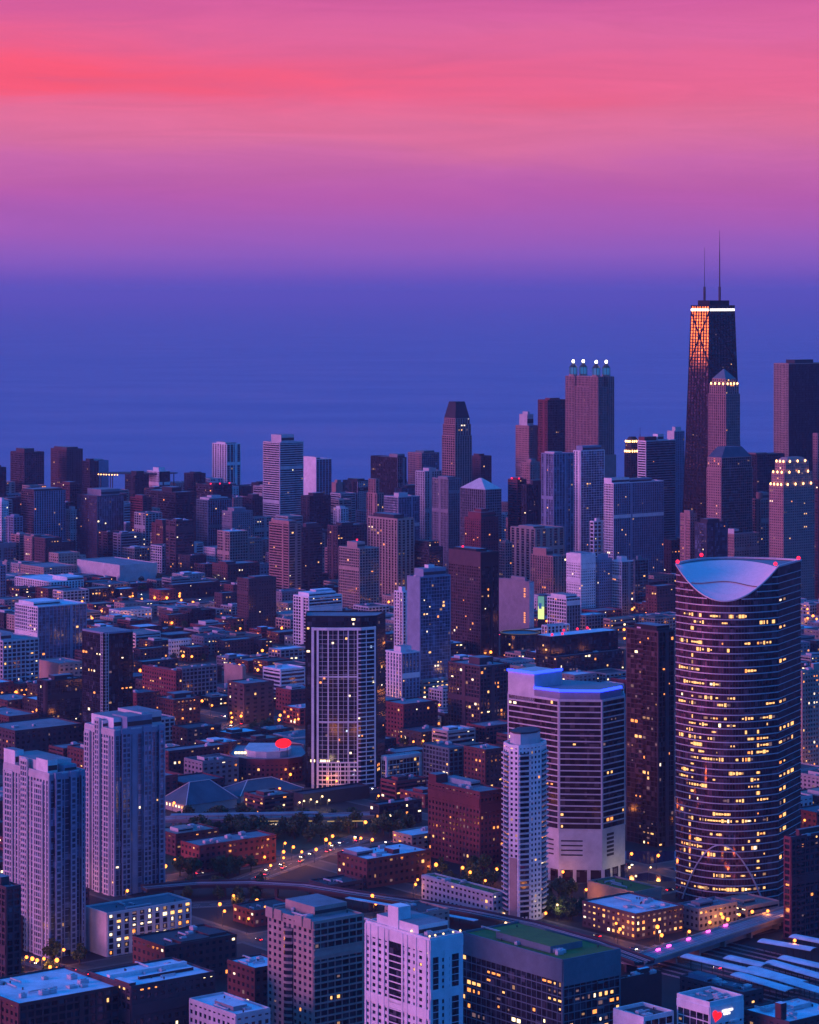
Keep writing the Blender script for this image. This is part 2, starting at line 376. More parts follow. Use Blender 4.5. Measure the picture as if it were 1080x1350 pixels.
def rect(xl, xc, xr, yt, yb):
    Y = gy(yb); X = (xc-540)*Y/F; H = zat(yt, Y)
    def ln(px, d):
        u = (px-540)/F; return (u*Y-X)/(d[0]-u*d[1])
    lw = max(3, ln(xl, NTH)); le = max(3, ln(xr, EST))
    return Vector((X, Y)), [Vector((0, 0)), EST*le, EST*le+NTH*lw, NTH*lw], H, Y
def T(name, xl, xc, xr, yt, yb, st, lit, label, **o):
    base, poly, H, Y = rect(xl, xc, xr, yt, yb)
    if 'cap' in o:                                       # limit depth of plan when a hidden side would be overlong
        le, lw = poly[1].length, poly[3].length; le, lw = min(le, o['cap']), min(lw, o['cap'])
        poly = [Vector((0, 0)), EST*le, EST*le+NTH*lw, NTH*lw]
    return building(name, poly, H, st, lit, label, base, None, o, Y)
# ------------------------------------------------------------------ ground, lake, river, roads
def sheet(name, pts, z, m):
    b = MB(); b.poly([(p[0], p[1], z) for p in pts]); return struct(b.obj(name, m))
gm_ = mat('ground_mat', (.016, .011, .013), .9, var=.5, scale=.02)
sheet('ground', [(-9000, -300), (9000, -300), (9000, 3900), (1600, 4300), (500, 4550), (-250, 5150), (-900, 5500), (-9000, 6800)], 0, gm_)
wm = mat('lake_water', (.035, .085, .25), .42, var=0, spec=.5); b_ = pr(wm); n_ = wm.node_tree.nodes; l_ = wm.node_tree.links
ge = n_.new('ShaderNodeNewGeometry'); mpn = n_.new('ShaderNodeMapping'); mpn.inputs['Scale'].default_value = (.0011, .002, 1); l_.new(ge.outputs['Position'], mpn.inputs[0])
na = n_.new('ShaderNodeTexNoise'); na.inputs['Scale'].default_value = 1; na.inputs['Detail'].default_value = 7; na.inputs['Roughness'].default_value = .6; l_.new(mpn.outputs[0], na.inputs['Vector'])
ra = n_.new('ShaderNodeMapRange'); l_.new(na.outputs[0], ra.inputs[0]); ra.inputs[1].default_value = .3; ra.inputs[2].default_value = .7; ra.inputs[3].default_value = .36; ra.inputs[4].default_value = .47
l_.new(ra.outputs[0], b_.inputs['Roughness'])
bp = n_.new('ShaderNodeBump'); bp.inputs['Strength'].default_value = .35; bp.inputs['Distance'].default_value = 2
nb_ = n_.new('ShaderNodeTexNoise'); nb_.inputs['Scale'].default_value = .02; nb_.inputs['Detail'].default_value = 4; l_.new(ge.outputs['Position'], nb_.inputs['Vector'])
l_.new(nb_.outputs[0], bp.inputs['Height']); l_.new(bp.outputs[0], b_.inputs['Normal'])
sheet('lake', [(-60000, -300), (60000, -300), (60000, 200000), (-60000, 200000)], -2.5, wm)
rw = mat('river_water', (.01, .02, .05), .12, var=0)
sheet('river', [gp(815, 1162), gp(905, 1162), gp(905, 1122), gp(812, 1122)], .006, rw)
ASPH = mat('asphalt', (.05, .048, .05), .85, var=.3, scale=.15); CONC = mat('pavement_mat', (.1, .09, .085), .9, var=.25, scale=.2)
LINE = mat('road_paint', (.7, .7, .66), .7, var=.1)
AVOID = []
def road(A, B, wd, name='road', dash=True):
    A = Vector(A[:2]); B = Vector(B[:2]); d = (B-A); Lg = d.length; d /= Lg; n = Vector((d[1], -d[0]))
    def strip(o0, o1, z, s0=0, s1=Lg): return [(*(A+d*s0+n*o0), z), (*(A+d*s1+n*o0), z), (*(A+d*s1+n*o1), z), (*(A+d*s0+n*o1), z)]
    b = MB(); b.quad(*strip(wd/2, -wd/2, .012)); struct(b.obj(name, ASPH))
    k = MB()
    for sg in (-1, 1): k.ob(A, d, 0, Lg, n*sg, wd/2, wd/2+3.5, .0, .14)
    struct(k.obj('pavement', CONC))
    if dash:
        m = MB(); s = 2
        while s < Lg-4: m.quad(*strip(.15, -.15, .017, s, s+4)); s += 10
        for o_ in (-wd/2+.6, wd/2-.6): m.quad(*strip(o_+.08, o_-.08, .017))
        struct(m.obj('lane_marking', LINE))
    AVOID.append([A+n*(wd/2+2), B+n*(wd/2+2), B-n*(wd/2+2), A-n*(wd/2+2)])
    return A, d, n, Lg
lawn = mat('lawn_grass', (.02, .035, .014), .95, var=.5, scale=.1)
sheet('lawn', [gp(205, 1150), gp(330, 1152), gp(478, 1100), gp(492, 1085), gp(205, 1086)], .009, lawn)
LARRABEE = road(gp(318, 1163), gp(480, 1103), 15)
NORTHST = road(gp(255, 992), gp(345, 935), 13)
LAMPST = road(gp(70, 773), gp(330, 797), 12)
CROSS = road(gp(150, 842), gp(400, 822), 11)
RIVERST = road(gp(715, 1200), gp(885, 1172), 14)
TOWERST = road(gp(25, 1262), gp(120, 1290), 10)
LOWST = road(gp(230, 1195), gp(350, 1188), 12)
GRIDR = []
for a_ in range(-61, 81):
    if a_ % 4 == 3: GRIDR.append((EST*(a_*40+20), NTH, .020))
for b_ in range(-10, 131):
    if b_ % 5 == 4: GRIDR.append((NTH*(b_*34+14), EST, .026))
GRID_SEGS = []
for P0, d, z in GRIDR:
    ts = [t for t in range(-4000, 5000, 20) if 1480 < (P0+d*t)[1] < 4300 and abs((P0+d*t)[0]) < (P0+d*t)[1]*.15+40]
    if len(ts) < 3: continue
    A = P0+d*ts[0]; Lg = ts[-1]-ts[0]; n = Vector((d[1], -d[0])); m = MB(); GRID_SEGS.append((A, d, n, Lg))
    q = [A+n*6, A+d*Lg+n*6, A+d*Lg-n*6, A-n*6]; m.quad(*[(*p, z) for p in q]); struct(m.obj('road', ASPH))
    m = MB()
    for sg in (-1, 1): o1, o2 = sg*6.0, sg*9.0; q = [A+n*max(o1, o2), A+d*Lg+n*max(o1, o2), A+d*Lg+n*min(o1, o2), A+n*min(o1, o2)]; m.quad(*[(*p, z-.012) for p in q])
    struct(m.obj('pavement', CONC))
tk_ = MB(); ta, tb = gp(905, 1268), gp(1060, 1306); td = (tb-ta).normalized(); tn = Vector((td[1], -td[0]))
for k in range(-4, 8):
    for g_ in (-.72, .72):
        tk_.ob(ta-tn*(k*7.5+g_), td, -40, 190, tn, -.06, .06, .03, .2)
struct(tk_.obj('railway_tracks', PALEM))
# ------------------------------------------------------------------ the skyline along the lake, left to right
T('apartment_block', -16, -2, 8, 617, 705, 'grid:dark:dark', 2, 'dark slab cut off by the left edge of the skyline')
T('apartment_block', 14, 32, 58, 597, 694, 'grid:brown:dark', 3, 'dark brown skyline block second from the left edge, roof like two steps', p=[(0, .5, 0, .6, 7, 'brown')])
T('apartment_block', 67, 88, 109, 593, 690, 'punch:brown:bronze', 4, 'dark reddish skyline block with a lower wing on its right', p=[(.1, .8, .1, .9, 4, 'brown')])
T('apartment_block', 108, 118, 130, 609, 692, 'grid:brown:dark', 3, 'low wing-like brown block right of the dark reddish skyline block')
T('office_block', 117, 128, 143, 608, 688, 'blank:blue:blue', 1, 'plain pale blue box on the skyline left of the flat lit canopy', p=[(.2, .7, .2, .8, 3, 'pale')])
T('apartment_tower', 165, 178, 196, 627, 700, 'grid:dark:dark', 4, 'dark low tower under the left part of the flat lit canopy')
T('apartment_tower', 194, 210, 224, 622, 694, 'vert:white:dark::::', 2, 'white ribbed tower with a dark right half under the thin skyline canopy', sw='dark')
T('apartment_block', 243, 255, 271, 625, 696, 'grid:dark:dark', 2, 'small dark skyline block left of the white striped tower', p=[(.3, .8, .2, .8, 3, 'dark')])
T('apartment_tower', 280, 299, 317, 586, 684, 'vert:white:dark:7::vglass', 3, 'white striped tower alone against the lake, red lights at its foot', p=[(.1, .5, .2, .8, 3.5, 'white'), (.6, .9, .2, .8, 2.5, 'grey')])
T('office_block', 259, 281, 306, 640, 722, 'horiz:dark:dark', 3, 'dark block with three red beacons below the white striped tower', b=[(.05, .2, .01), (.45, .1, .01), (.95, .1, .01)])
T('apartment_tower', 347, 369, 400, 584, 735, 'horiz:pale:dark:4:3.2', 9, 'tallest grey banded tower left of centre, a pale box on its roof', p=[(.2, .75, .2, .8, 11, 'pale')])
T('apartment_tower', 399, 417, 437, 606, 712, 'blank:white:dark:6::vert', 2, 'white slab tower right of the tall grey banded tower', p=[(0, .25, 0, 1, 4, 'white')], sw='blue')
T('apartment_block', 437, 443, 453, 637, 706, 'blank:pink:dark', 1, 'small plain pinkish block on the skyline beside the white slab tower')
T('apartment_slab', 452, 471, 489, 635, 712, 'glass:dark:dark:4:3.5:vert', 5, 'narrow slab with a dark glass side and a pale blank right side', sw='pale', cat='building')
T('apartment_tower', 489, 524, 536, 604, 718, 'vglass:black:dark', 3, 'black tower with a pale blank wall, left of the domed stone tower', p=[(.0, .8, .0, .3, 6, 'grey')], sw='grey')
T('apartment_tower', 538, 556, 579, 598, 706, 'grid:pink:blue:4:3.4:glass', 3, 'pinkish tower with a teal right side, left of the crowned stone tower', p=[(.2, .8, .1, .7, 4, 'teal')])
T('apartment_block', 548, 560, 585, 622, 735, 'vert:pale:dark', 2, 'pale small block in front of the pinkish tower with a teal side')
T('apartment_block', 622, 634, 648, 602, 712, 'punch:brown:dark', 3, 'dark brown block tucked right behind the crowned stone tower', p=[(.0, .5, .2, .8, 4, 'brown')])
T('hotel_tower', 680, 697.5, 710, 562, 712, 'punch:pink:bronze:3.5:3.3', 5, 'slender masonry tower topped by a tall pale box, left of the dark red tower', p=[(.1, .75, .2, .8, 18, 'pale'), (.3, .5, .3, .7, 22, 'pale')])
T('office_tower', 709.5, 722, 746, 528, 714, 'grid:red:bronze:3.4:3.6', 4, 'flat topped dark red tower left of the tower with four lit turrets', sw='brown')
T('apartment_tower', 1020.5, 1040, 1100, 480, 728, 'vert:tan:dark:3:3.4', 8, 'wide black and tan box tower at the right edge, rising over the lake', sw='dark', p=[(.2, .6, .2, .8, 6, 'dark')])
T('apartment_tower', 985, 998, 1034, 600, 752, 'grid:brown:dark', 7, 'dark reddish block behind the tower with a stepped lamp lit crown', p=[(0, .4, .1, .9, 3, 'pink')])
T('apartment_tower', 1072, 1078, 1110, 572, 745, 'punch:pink:dark', 3, 'pinkish tower cut off by the right edge below the wide black box tower')
# ------------------------------------------------------------------ second rank, left
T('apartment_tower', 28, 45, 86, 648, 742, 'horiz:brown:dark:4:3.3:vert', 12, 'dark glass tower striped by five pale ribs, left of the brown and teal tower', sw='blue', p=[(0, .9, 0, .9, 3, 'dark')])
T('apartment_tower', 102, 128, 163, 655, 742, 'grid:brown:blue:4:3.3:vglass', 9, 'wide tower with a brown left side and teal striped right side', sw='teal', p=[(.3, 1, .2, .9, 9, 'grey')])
T('office_tower', 172, 188, 200, 657, 742, 'horiz:red:bronze', 3, 'narrow dark red tower right of the brown and teal tower')
T('office_block', 190, 232, 259, 650, 734, 'horiz:dark:dark', 6, 'broad dark block between the narrow red tower and the pale striped tower')
T('apartment_block', 200, 215, 231, 691, 752, 'punch:brick:dark', 4, 'lower brick block in front of the broad dark block', g='')
T('apartment_tower', 259, 274, 305, 660, 744, 'grid:teal:dark:4:3.4:vglass', 5, 'tower with pale blue ribs and a stepped pale roof box', sw='blue', p=[(.1, .9, .1, .9, 3.5, 'pale'), (.3, .7, .3, .7, 6, 'pale')])
T('apartment_tower', 293, 306, 333, 675, 748, 'punch:grey:dark:3.6:3.2', 6, 'grey brick tower right of the tower with pale blue ribs')
T('apartment_block', 320, 332, 349, 657, 728, 'grid:brown:dark', 3, 'dark brown block left of the tall grey banded tower')
T('apartment_block', 77, 92, 107, 639, 724, 'grid:brick:dark', 3, 'brick block with a pale flat roof above the brown and teal tower', )
T('apartment_block', 86, 93, 103, 673, 738, 'punch:pale:dark', 2, 'narrow pale block squeezed between the ribbed dark tower and the teal striped tower')
T('apartment_block', -10, 2, 11, 662, 742, 'punch:white:dark', 3, 'pale block at the left edge below a thin white mast', m=[(.9, .5, 38)])
T('apartment_block', 8, 18, 30, 682, 745, 'grid:blue:dark', 2, 'blue grey block between the left edge and the ribbed dark tower')
T('office_block', 223, 232, 268, 718, 752, 'horiz:pale:dark:4:3.4', 14, 'small office whose left face glows with rows of white windows', lw=(2, 6, 1, 2, 2, 2))
T('warehouse', 102, 158, 207, 746, 771, 'blank:pale:dark:6:5:blank', 3, 'long low pale warehouse with blank walls under the wide brown and teal tower', roof_='', single=0)
T('warehouse', 27, 58, 101, 749, 766, 'punch:tan:dark', 6, 'low tan building under the tower striped by pale ribs')
T('apartment_block', 20, 67, 110, 768, 792, 'vert:white:dark:4.2:3.3:vert:lit', 5, 'white low block with close vertical ribs, above the white gridded glass block', p=[(.5, 1, .0, .4, 5, 'white')])
T('apartment_block', -14, 0, 7.5, 746, 797, 'grid:blue:dark', 3, 'pale blue walled block cut by the left edge beside the white ribbed block')
T('apartment_tower', 313, 328, 364, 764, 832, 'punch:brown:dark:3.5:3.1', 2, 'plain dark brown tower standing alone among the low brick blocks', p=[(.3, .9, .2, .8, 2, 'brown')])
T('office_tower', 355, 381, 397, 691, 790, 'horiz:pink:bronze:4:3.3', 7, 'red brown banded tower with an orange lit crown', p=[(.0, .6, .0, .9, 4, 'pink')], )
T('office_tower', 390, 398, 425, 696, 784, 'horiz:brown:dark:4:3.3', 3, 'dark brown tower touching the right of the tower with the orange lit crown')
T('apartment_tower', 397, 408, 436, 655, 742, 'grid:dark:dark', 4, 'dark tower behind and right of the tall grey banded tower')
T('apartment_tower', 432, 445, 484, 694, 770, 'grid:brown:dark', 7, 'brown tower behind the tan gridded tower with a red beacon', p=[(.2, .6, .2, .8, 4, 'dark')])
T('apartment_block', 440, 449, 459, 671, 735, 'vert:white:dark:4', 2, 'small white ribbed block left of the stepped pinkish tower')
T('apartment_tower', 484, 497, 506, 651, 748, 'vert:pink:dark', 3, 'stepped pinkish tower with tall framed windows', p=[(.1, .6, .2, .9, 20, 'vert:pink:dark')])
T('office_block', 505, 525, 553, 656, 742, 'glass:pale:blue:3:3.5:vglass', 4, 'blue glass block with a pale line of lights along its roof edge', sw='blue', lw=(1, 4, 0, 2, 2, 2))
T('office_block', 520, 530, 573, 644, 728, 'glass:dark:blue', 3, 'wide dark blue glass block behind the one with a pale roof line')
T('apartment_tower', 570, 591, 608, 632, 750, 'vert:grey:dark:3.2:3.3', 6, 'tall grey ribbed tower just below the crowned stone tower', p=[(.2, .8, .2, .8, 3, 'grey')], u=0)
T('apartment_tower', 485, 524, 546, 686, 790, 'vert:tan:bronze:6:3.3', 16, 'broad tan tower with dark vertical window strips and a pale blue roof', p=[(.15, .75, .2, .9, 6, 'dark')], par=2)
T('apartment_tower', 447, 474, 500, 724, 812, 'grid:tan:dark:4:3.2', 10, 'tan tower with a fine square window grid and one red beacon', p=[(.2, .6, .3, .8, 7, 'tan')], b=[(.4, .5, 0)], lw=(4, 2, 4, 3, 3, .5))
T('apartment_block', 387, 407, 451, 788, 868, 'grid:white:dark:4.4:3.3:horiz:lit', 6, 'white framed apartment block behind the left edge of the white gridded black tower', p=[(.1, .9, .2, .9, 4, 'white'), (.4, .9, .4, .8, 6, 'pale')])
T('apartment_tower', 592, 634, 657.5, 729, 872, 'grid:brown:bronze:3.8:3.2:glass', 16, 'dark brown tower crowned by a black box and one red beacon', sw='black', crown=14, b=[(.25, .7, 3)], p=[(.1, .7, .2, .9, 3, 'black')])
T('apartment_tower', 613, 634, 657, 684, 760, 'punch:red:dark', 4, 'pink brick tower with cut corners in front of the pyramid roofed tower', p=[(.1, .9, .1, .9, 8, 'red'), (.3, .7, .3, .7, 12, 'red')])
# ------------------------------------------------------------------ second rank, right of centre
T('office_block', 670, 682, 694, 633, 755, 'horiz:red:dark', 5, 'dark red block bearing two red beacons, below the slender masonry tower', b=[(.0, .6, .01), (.3, .1, .01)])
T('apartment_block', 688, 694, 734, 640, 758, 'vglass:dark:dark', 10, 'dark ribbed block with a string of lights along its roof', lw=(3, 5, 1, 2, 2, 1), b=[(.55, .1, .01)])
T('apartment_block', 687, 699, 712, 610, 738, 'punch:pink:dark', 2, 'small pinkish block behind the red beacon block', )
T('apartment_tower', 714, 730, 756, 599, 768, 'vglass:blue:blue:5:3.3', 8, 'pale blue ribbed tower left below the four turrets', p=[(.1, .5, .1, .9, 3, 'pale')])
T('apartment_tower', 756, 766, 797, 595, 756, 'vert:white:blue:5:3.3:glass', 8, 'teal glass tower with two white upright stripes below the turret tower', p=[(.1, .9, .1, .9, 7, 'blue')])
T('apartment_tower', 796.5, 809, 875, 638, 778, 'grid:white:dark:3.2:3.2:vert', 20, 'wide white tower with alternating pale and dark blue upright stripes', p=[(0, .35, .2, 1, 7, 'white'), (.35, .8, .2, .9, 5, 'blue')], u=0, sw='blue')
T('apartment_tower', 841, 852, 891, 582, 758, 'horiz:white:dark:4:3.3:horiz', 10, 'dark balconied tower between white pillars with a small red brown roof hut', sw='grey', p=[(.0, .4, .2, .9, 6, 'red'), (.45, .65, .2, .8, 9, 'white')], m=[(.05, .9, 18)])
T('apartment_tower', 880, 889, 902.5, 569, 752, 'blank:pale:blue:3:3.3:vert', 2, 'slim pale blue slab left of the black tapered tower', sw='blue')
T('apartment_block', 778, 783, 798, 688, 776, 'grid:white:bronze:6:5', 4, 'narrow white framed block at the left foot of the wide white striped tower')
T('apartment_block', 897, 910, 919, 678, 782, 'punch:pink:dark:3.5', 6, 'pinkish block left of the dark teal block, behind the curved glass tower')
T('office_block', 916, 932, 960, 690, 786, 'glass:dark:blue', 8, 'dark teal glass block behind the roof of the curved glass tower')
T('apartment_block', 960, 968, 1001, 705, 790, 'punch:pink:dark', 5, 'low pinkish block just above the lavender roof of the curved tower', p=[(.0, .2, 0, 1, 7, 'pale')])
T('apartment_block', 992, 1003, 1016, 659, 778, 'grid:pink:dark', 4, 'pinkish stepped block left of the tower with a stepped lamp lit crown', p=[(.3, .9, .1, .9, 9, 'pink')])
T('apartment_tower', 1073, 1079, 1110, 634, 790, 'grid:brown:dark', 6, 'dark reddish tower at the right edge beside the lamp lit crown tower')
T('apartment_block', 658, 666, 675, 716, 782, 'grid:pink:dark', 2, 'narrow mauve block left of the broad tan slab tower')
T('apartment_tower', 673.5, 706, 744, 698, 776, 'vert:tan:dark:9:3.3', 6, 'broad tan slab tower with few wide dark window strips', p=[(.1, .5, .2, .8, 3, 'tan')])
T('apartment_tower', 700, 729, 747, 734, 800, 'vert:pink:dark:4:3.3', 6, 'pale pink tower with a raised square head and dark upright strips', p=[(.0, .5, .3, .9, 9, 'pink')])
T('apartment_tower', 747, 766, 785, 732, 815, 'punch:white:dark:3.2:3.2', 9, 'white tower with a plain band above small square windows', crown=9, p=[(.1, .9, .1, .9, 2, 'pale')])
T('apartment_tower', 783, 790, 807, 738, 812, 'punch:blue:dark:3.2:3.2', 6, 'blue grey windowed tower right of the white tower with a plain top band')
T('apartment_tower', 805, 820, 835, 741, 812, 'grid:white:dark:3.3:3.3', 5, 'pale gridded tower with a dark left neighbour and dark teal right neighbour', sw='grey')
T('apartment_tower', 833, 837, 855, 739, 806, 'glass:teal:dark', 4, 'dark teal glass tower right of the pale gridded tower')
T('apartment_block', 852, 866, 891, 774, 818, 'punch:brick:dark', 5, 'low brick block behind the left shoulder of the curved glass tower')
T('office_block', 657, 698, 704, 768, 838, 'blank:grey:dark:5:4:blank', 0, 'blank walled grey blue block with two short columns of orange lights', sw='pale')
T('apartment_tower', 826, 868, 889, 834, 1118, 'glass:brown:bronze:4:3.4', 46, 'dark brown glass tower standing left of the curved glass tower', p=[(.1, .9, .1, .8, 4, 'black')], lw=(4, 2, 5, 3, 6, .6), b=[])
T('office_tower', 500, 535, 546, 640, 700, 'grid:dark:dark', 2, 'dark far block showing between the stepped pinkish tower and pinkish teal tower')
# ------------------------------------------------------------------ middle distance, left
T('apartment_block', 20, 50, 114, 801, 884, 'grid:white:blue:4.2:3.4:vglass:lit', 12, 'white gridded block with blue glass between upright ribs, at mid left', p=[(.05, .6, .3, .95, 4, 'white')], sw='blue')
T('apartment_block', -30, 4, 51, 846, 912, 'grid:pale:dark:5:4', 14, 'pale framed block at the left edge with tall dark bays', p=[(-.0, .3, .1, .8, 8, 'pale')], lw=(4, 3, 4, 3, 3, 1))
T('warehouse', 50, 78, 110, 876, 900, 'blank:tan:dark:6:5:punch', 2, 'tan flat roofed shed between the pale framed block and the black glass tower', single=0)
T('apartment_block', 49, 62, 109, 899, 966, 'glass:dark:dark', 9, 'dark boxy block just left of the black glass tower')
T('apartment_block', -18, 20, 109, 965, 1005, 'punch:brown:dark:5:4', 10, 'long dark brick block behind the two white towers at lower left')
T('warehouse', -30, 12, 50, 946, 974, 'punch:brick:dark:::::', 3, 'low block with a bright teal roof at the left edge', single=0)
T('shop_building', -20, 10, 48, 925, 945, 'punch:brick:dark:6:4', 8, 'low red brick row at the left edge lit by orange lamps')
T('shop_building', 144, 158, 200, 806, 822, 'punch:white:dark:5:4:punch:grey', 8, 'low white shop with a long lit orange window band', lw=(6, 2, 6, 1, 0, 4))
T('brick_building', 213, 222, 247, 812, 832, 'punch:brick:dark', 2, 'small square brick building right of the low white shop')
T('brick_building', 251, 270, 304, 826, 845, 'punch:red:dark:6:5:punch:grey', 3, 'low red brick building with a hut on its pale blue roof', p=[(.2, .7, .3, .8, 4, 'pale')])
T('brick_building', 166, 184, 214, 828, 850, 'punch:brick:dark::::lit', 2, 'brick building with a wide pale roof below the low white shop')
T('office_block', 222, 226, 251, 845, 868, 'vert:white:dark:3:4', 3, 'small white building with close upright stripes')
T('brick_building', 176, 185, 221, 857, 880, 'punch:brown:dark', 3, 'dark brown low block left of the small white striped building')
T('brick_building', 176, 188, 235, 874, 897, 'punch:brick:dark:::', 3, 'flat blue roofed brick row below the dark brown low block', )
T('loft_building', 188, 232, 240, 886, 935, 'punch:red:dark:4:3.6', 9, 'five storey red brick loft with a pale blue flat roof', cat='building')
T('loft_building', 232, 240, 286, 882, 930, 'grid:grey:dark:4.5:3.8', 7, 'grey gridded loft attached right of the five storey red brick loft', cat='building')
T('loft_building', 206, 228, 264, 924, 958, 'punch:brick:dark:4:3.8', 10, 'brown brick loft with two teal roof decks near the bright white shopfront', p=[(.3, 1, .4, .9, 4, 'brick')], cat='building')
T('brick_building', 227, 247, 291, 962, 986, 'punch:brown:dark:6:4:punch:dark', 6, 'dark low building with a lamp lit yard beside the busy street')
T('office_building', 296, 320, 324, 880, 908, 'blank:tan:dark:6:4:blank', 0, 'tan walled building with one glowing panel on its wall', cat='building')
T('office_building', 300, 322, 361, 903, 955, 'vert:brown:dark:8:4', 7, 'dark brown building with deep upright bays and a lit mast in front', cat='building')
T('office_block', 347, 370, 402, 884, 926, 'horiz:white:dark:4:3.6:horiz:lit', 3, 'white office block with dark window bands, left of the white gridded tower')
T('office_building', 335, 345, 359, 845, 866, 'punch:dark:dark:5:4', 6, 'small dark building with six big warm square windows', lw=(6, 2, 5, 0, 0, 3), cat='building')
T('brick_building', 283, 296, 338, 846, 868, 'punch:brown:dark', 4, 'wide dark brick block under the tall plain dark brown tower')
T('brick_building', 283, 293, 313, 783, 815, 'punch:brown:dark', 2, 'brown brick block touching the left of the plain dark brown tower')
T('brick_building', 216, 228, 290, 772, 790, 'punch:dark:dark:6:5', 2, 'long low dark hall behind the row of eight orange street lamps', single=0)
T('brick_building', 197, 212, 232, 779, 798, 'punch:red:dark', 2, 'small red brick building beside the row of eight orange street lamps')
T('brick_building', 280, 300, 342, 745, 773, 'punch:brick:dark', 3, 'wide brick block below the grey brick tower', p=[(.1, .4, .3, .8, 3, 'brick')])
T('brick_building', 207, 222, 302, 992, 1024, 'punch:brick:dark:4:3.8', 9, 'long brick row behind the teal hipped roofs', single=140)
T('shop_building', 212, 222, 237, 986, 1003, 'punch:pale:dark', 2, 'low pale block at the left end of the long brick row')
# ------------------------------------------------------------------ middle distance, right of the gridded tower
T('apartment_tower', 537, 554, 594, 762, 915, 'blank:blue:blue:3.4:3.3:glass', 18, 'blue glass tower with a broad white fin on its left edge', p=[(.15, .9, .1, .8, 8, 'blue'), (.4, .6, .3, .6, 11, 'white')], sw='blue', lw=(4, 4, 2, 3, 3, .4))  # white fin: its bluish light is put into the blue wall colour
T('apartment_tower', 520, 531, 540, 781, 880, 'vert:white:dark:4:3.3', 4, 'slim white ribbed tower attached left of the blue glass tower')
T('apartment_block', 507, 530, 553, 862, 930, 'vert:white:blue:4.4:3.4:vert', 5, 'lower pale ribbed wing in front of the slim white ribbed tower', sw='blue')
T('shop_building', 552, 557, 592, 899, 924, 'horiz:tan:dark:5:4', 14, 'lit terrace block at the foot of the blue glass tower', lw=(6, 2, 6, 1, 0, 4))
T('loft_building', 507, 532, 577, 930, 982, 'punch:red:dark:4:3.6', 14, 'dark red brick loft below the lower pale ribbed wing', single=40, cat='building')
T('loft_building', 591, 633, 672, 880, 980, 'grid:brown:dark:3.8:3.3', 40, 'large dark brown block speckled with lit windows, left of the blue edged hotel', lw=(4, 3, 4, 3, 6, .8), cat='building')
T('loft_building', 558, 592, 616, 988, 1042, 'grid:teal:dark:4:3.6:grid:teal', 10, 'pale teal gridded block right of the framed glass pavilion', single=40, cat='building')
T('loft_building', 612, 640, 668, 990, 1048, 'punch:brick:dark:4:3.6', 12, 'dark brick block between the pale teal block and the slim white tower', lw=(3, 3, 4, 2, 4, 2), cat='building')
T('loft_building', 565, 633, 664, 1046, 1146, 'punch:red:dark:3.6:3.8:punch', 26, 'big red brick warehouse block with rows of small windows and one lit column', p=[(.5, .9, .4, .9, 3.5, 'pale'), (0, .5, .85, 1, 6, 'red')], lw=(3, 2, 3, 4, 9, .5), cat='building', single=0)
T('townhouse_row', 556, 650, 667, 1180, 1212, 'punch:pale:dark:4:3.6:punch:green', 8, 'low pale building with a planted green roof, left of the slim tower', single=140, cat='building')
T('loft_building', 445, 484, 568, 1135, 1172, 'punch:brick:dark:4.4:4.2:punch:lit', 9, 'long dark brick loft with a bright blue roof beside the orange road', p=[(.05, .3, .45, .9, 3, 'grey'), (.5, .6, .2, .5, 3, 'brick')], single=160, cat='building')
T('loft_building', 238.5, 263, 364, 1117, 1152, 'punch:red:dark:4.4:4:punch:grey', 3, 'long curved looking red brick building by the park with dark roof gear', u=6, single=140, cat='building')
T('office_building', 768, 838, 901, 1207, 1240, 'punch:brown:bronze:4.2:3.6:punch:lit', 60, 'low brick corner building lit orange under a bright blue roof', lw=(6, 2, 7, 1, 0, 3), single=120, u=5, cat='building')
T('office_building', 775, 836, 872, 1178, 1203, 'blank:tan:dark:5:5:blank:green', 0, 'low tan wall building with small trees on its roof terrace', cat='building', u=0)
T('loft_building', 1034, 1043, 1110, 1106, 1240, 'grid:red:dark:4:3.6', 10, 'dark red brick office block at the right edge beside the curved glass tower', p=[(.2, .8, .3, .8, 4, 'brick')], cat='building')
T('office_building', 1050, 1058, 1120, 886, 1020, 'punch:tan:bronze:3:3.5:punch:lit', 70, 'tan office with rows of warm lit windows right of the curved glass tower', lw=(5, 3, 5, 3, 3, 1), cat='building')
# ------------------------------------------------------------------ foreground
T('apartment_tower', -40, 8, 27, 1172, 1345, 'grid:brown:dark:4:3.4', 4, 'dark brown gridded block at the lower left edge')
T('parking_garage', 112, 141, 252, 1206, 1262, 'blank:pale:dark:5.2:3.6:vert:teal', 60, 'pale parking garage with glowing floors below the two white towers', lw=(3, 5, 1, 2, 1, 2), cat='garage', u=0, run=(1, 1, 2))
T('brick_building', 175, 217, 312, 1250, 1303, 'punch:brick:dark:4.5:4:punch:dark', 4, 'brick block with two bright blue roof decks below the parking garage', p=[(.25, .65, .05, .4, 1.4, 'brick'), (.7, .95, .2, .6, 1.4, 'brick')], single=130, u=3)
T('brick_building', 300, 336, 380, 1279, 1340, 'punch:brick:dark:4.2:4:punch:lit', 3, 'brick block with a blue roof left of the tan balcony tower', single=130)
T('loft_building', 118, 173, 283, 1303, 1400, 'grid:brown:dark:4.2:4:punch:lit', 18, 'dark brick loft under a wide sawtooth blue white roof', lw=(6, 2, 5, 2, 1, 3), p=[(.02, .95, .55, .62, 2.2, 'white'), (.25, .9, .3, .34, 1.6, 'brick'), (0, .08, .05, .4, 2, 'brick')], u=2, cat='building', run=(1, 2, 3))
T('loft_building', -45, 25, 157, 1326, 1420, 'punch:brick:dark:4.2:4:grid:lit', 6, 'long brick loft under a flat blue white roof at the lower left corner', u=9, cat='building')
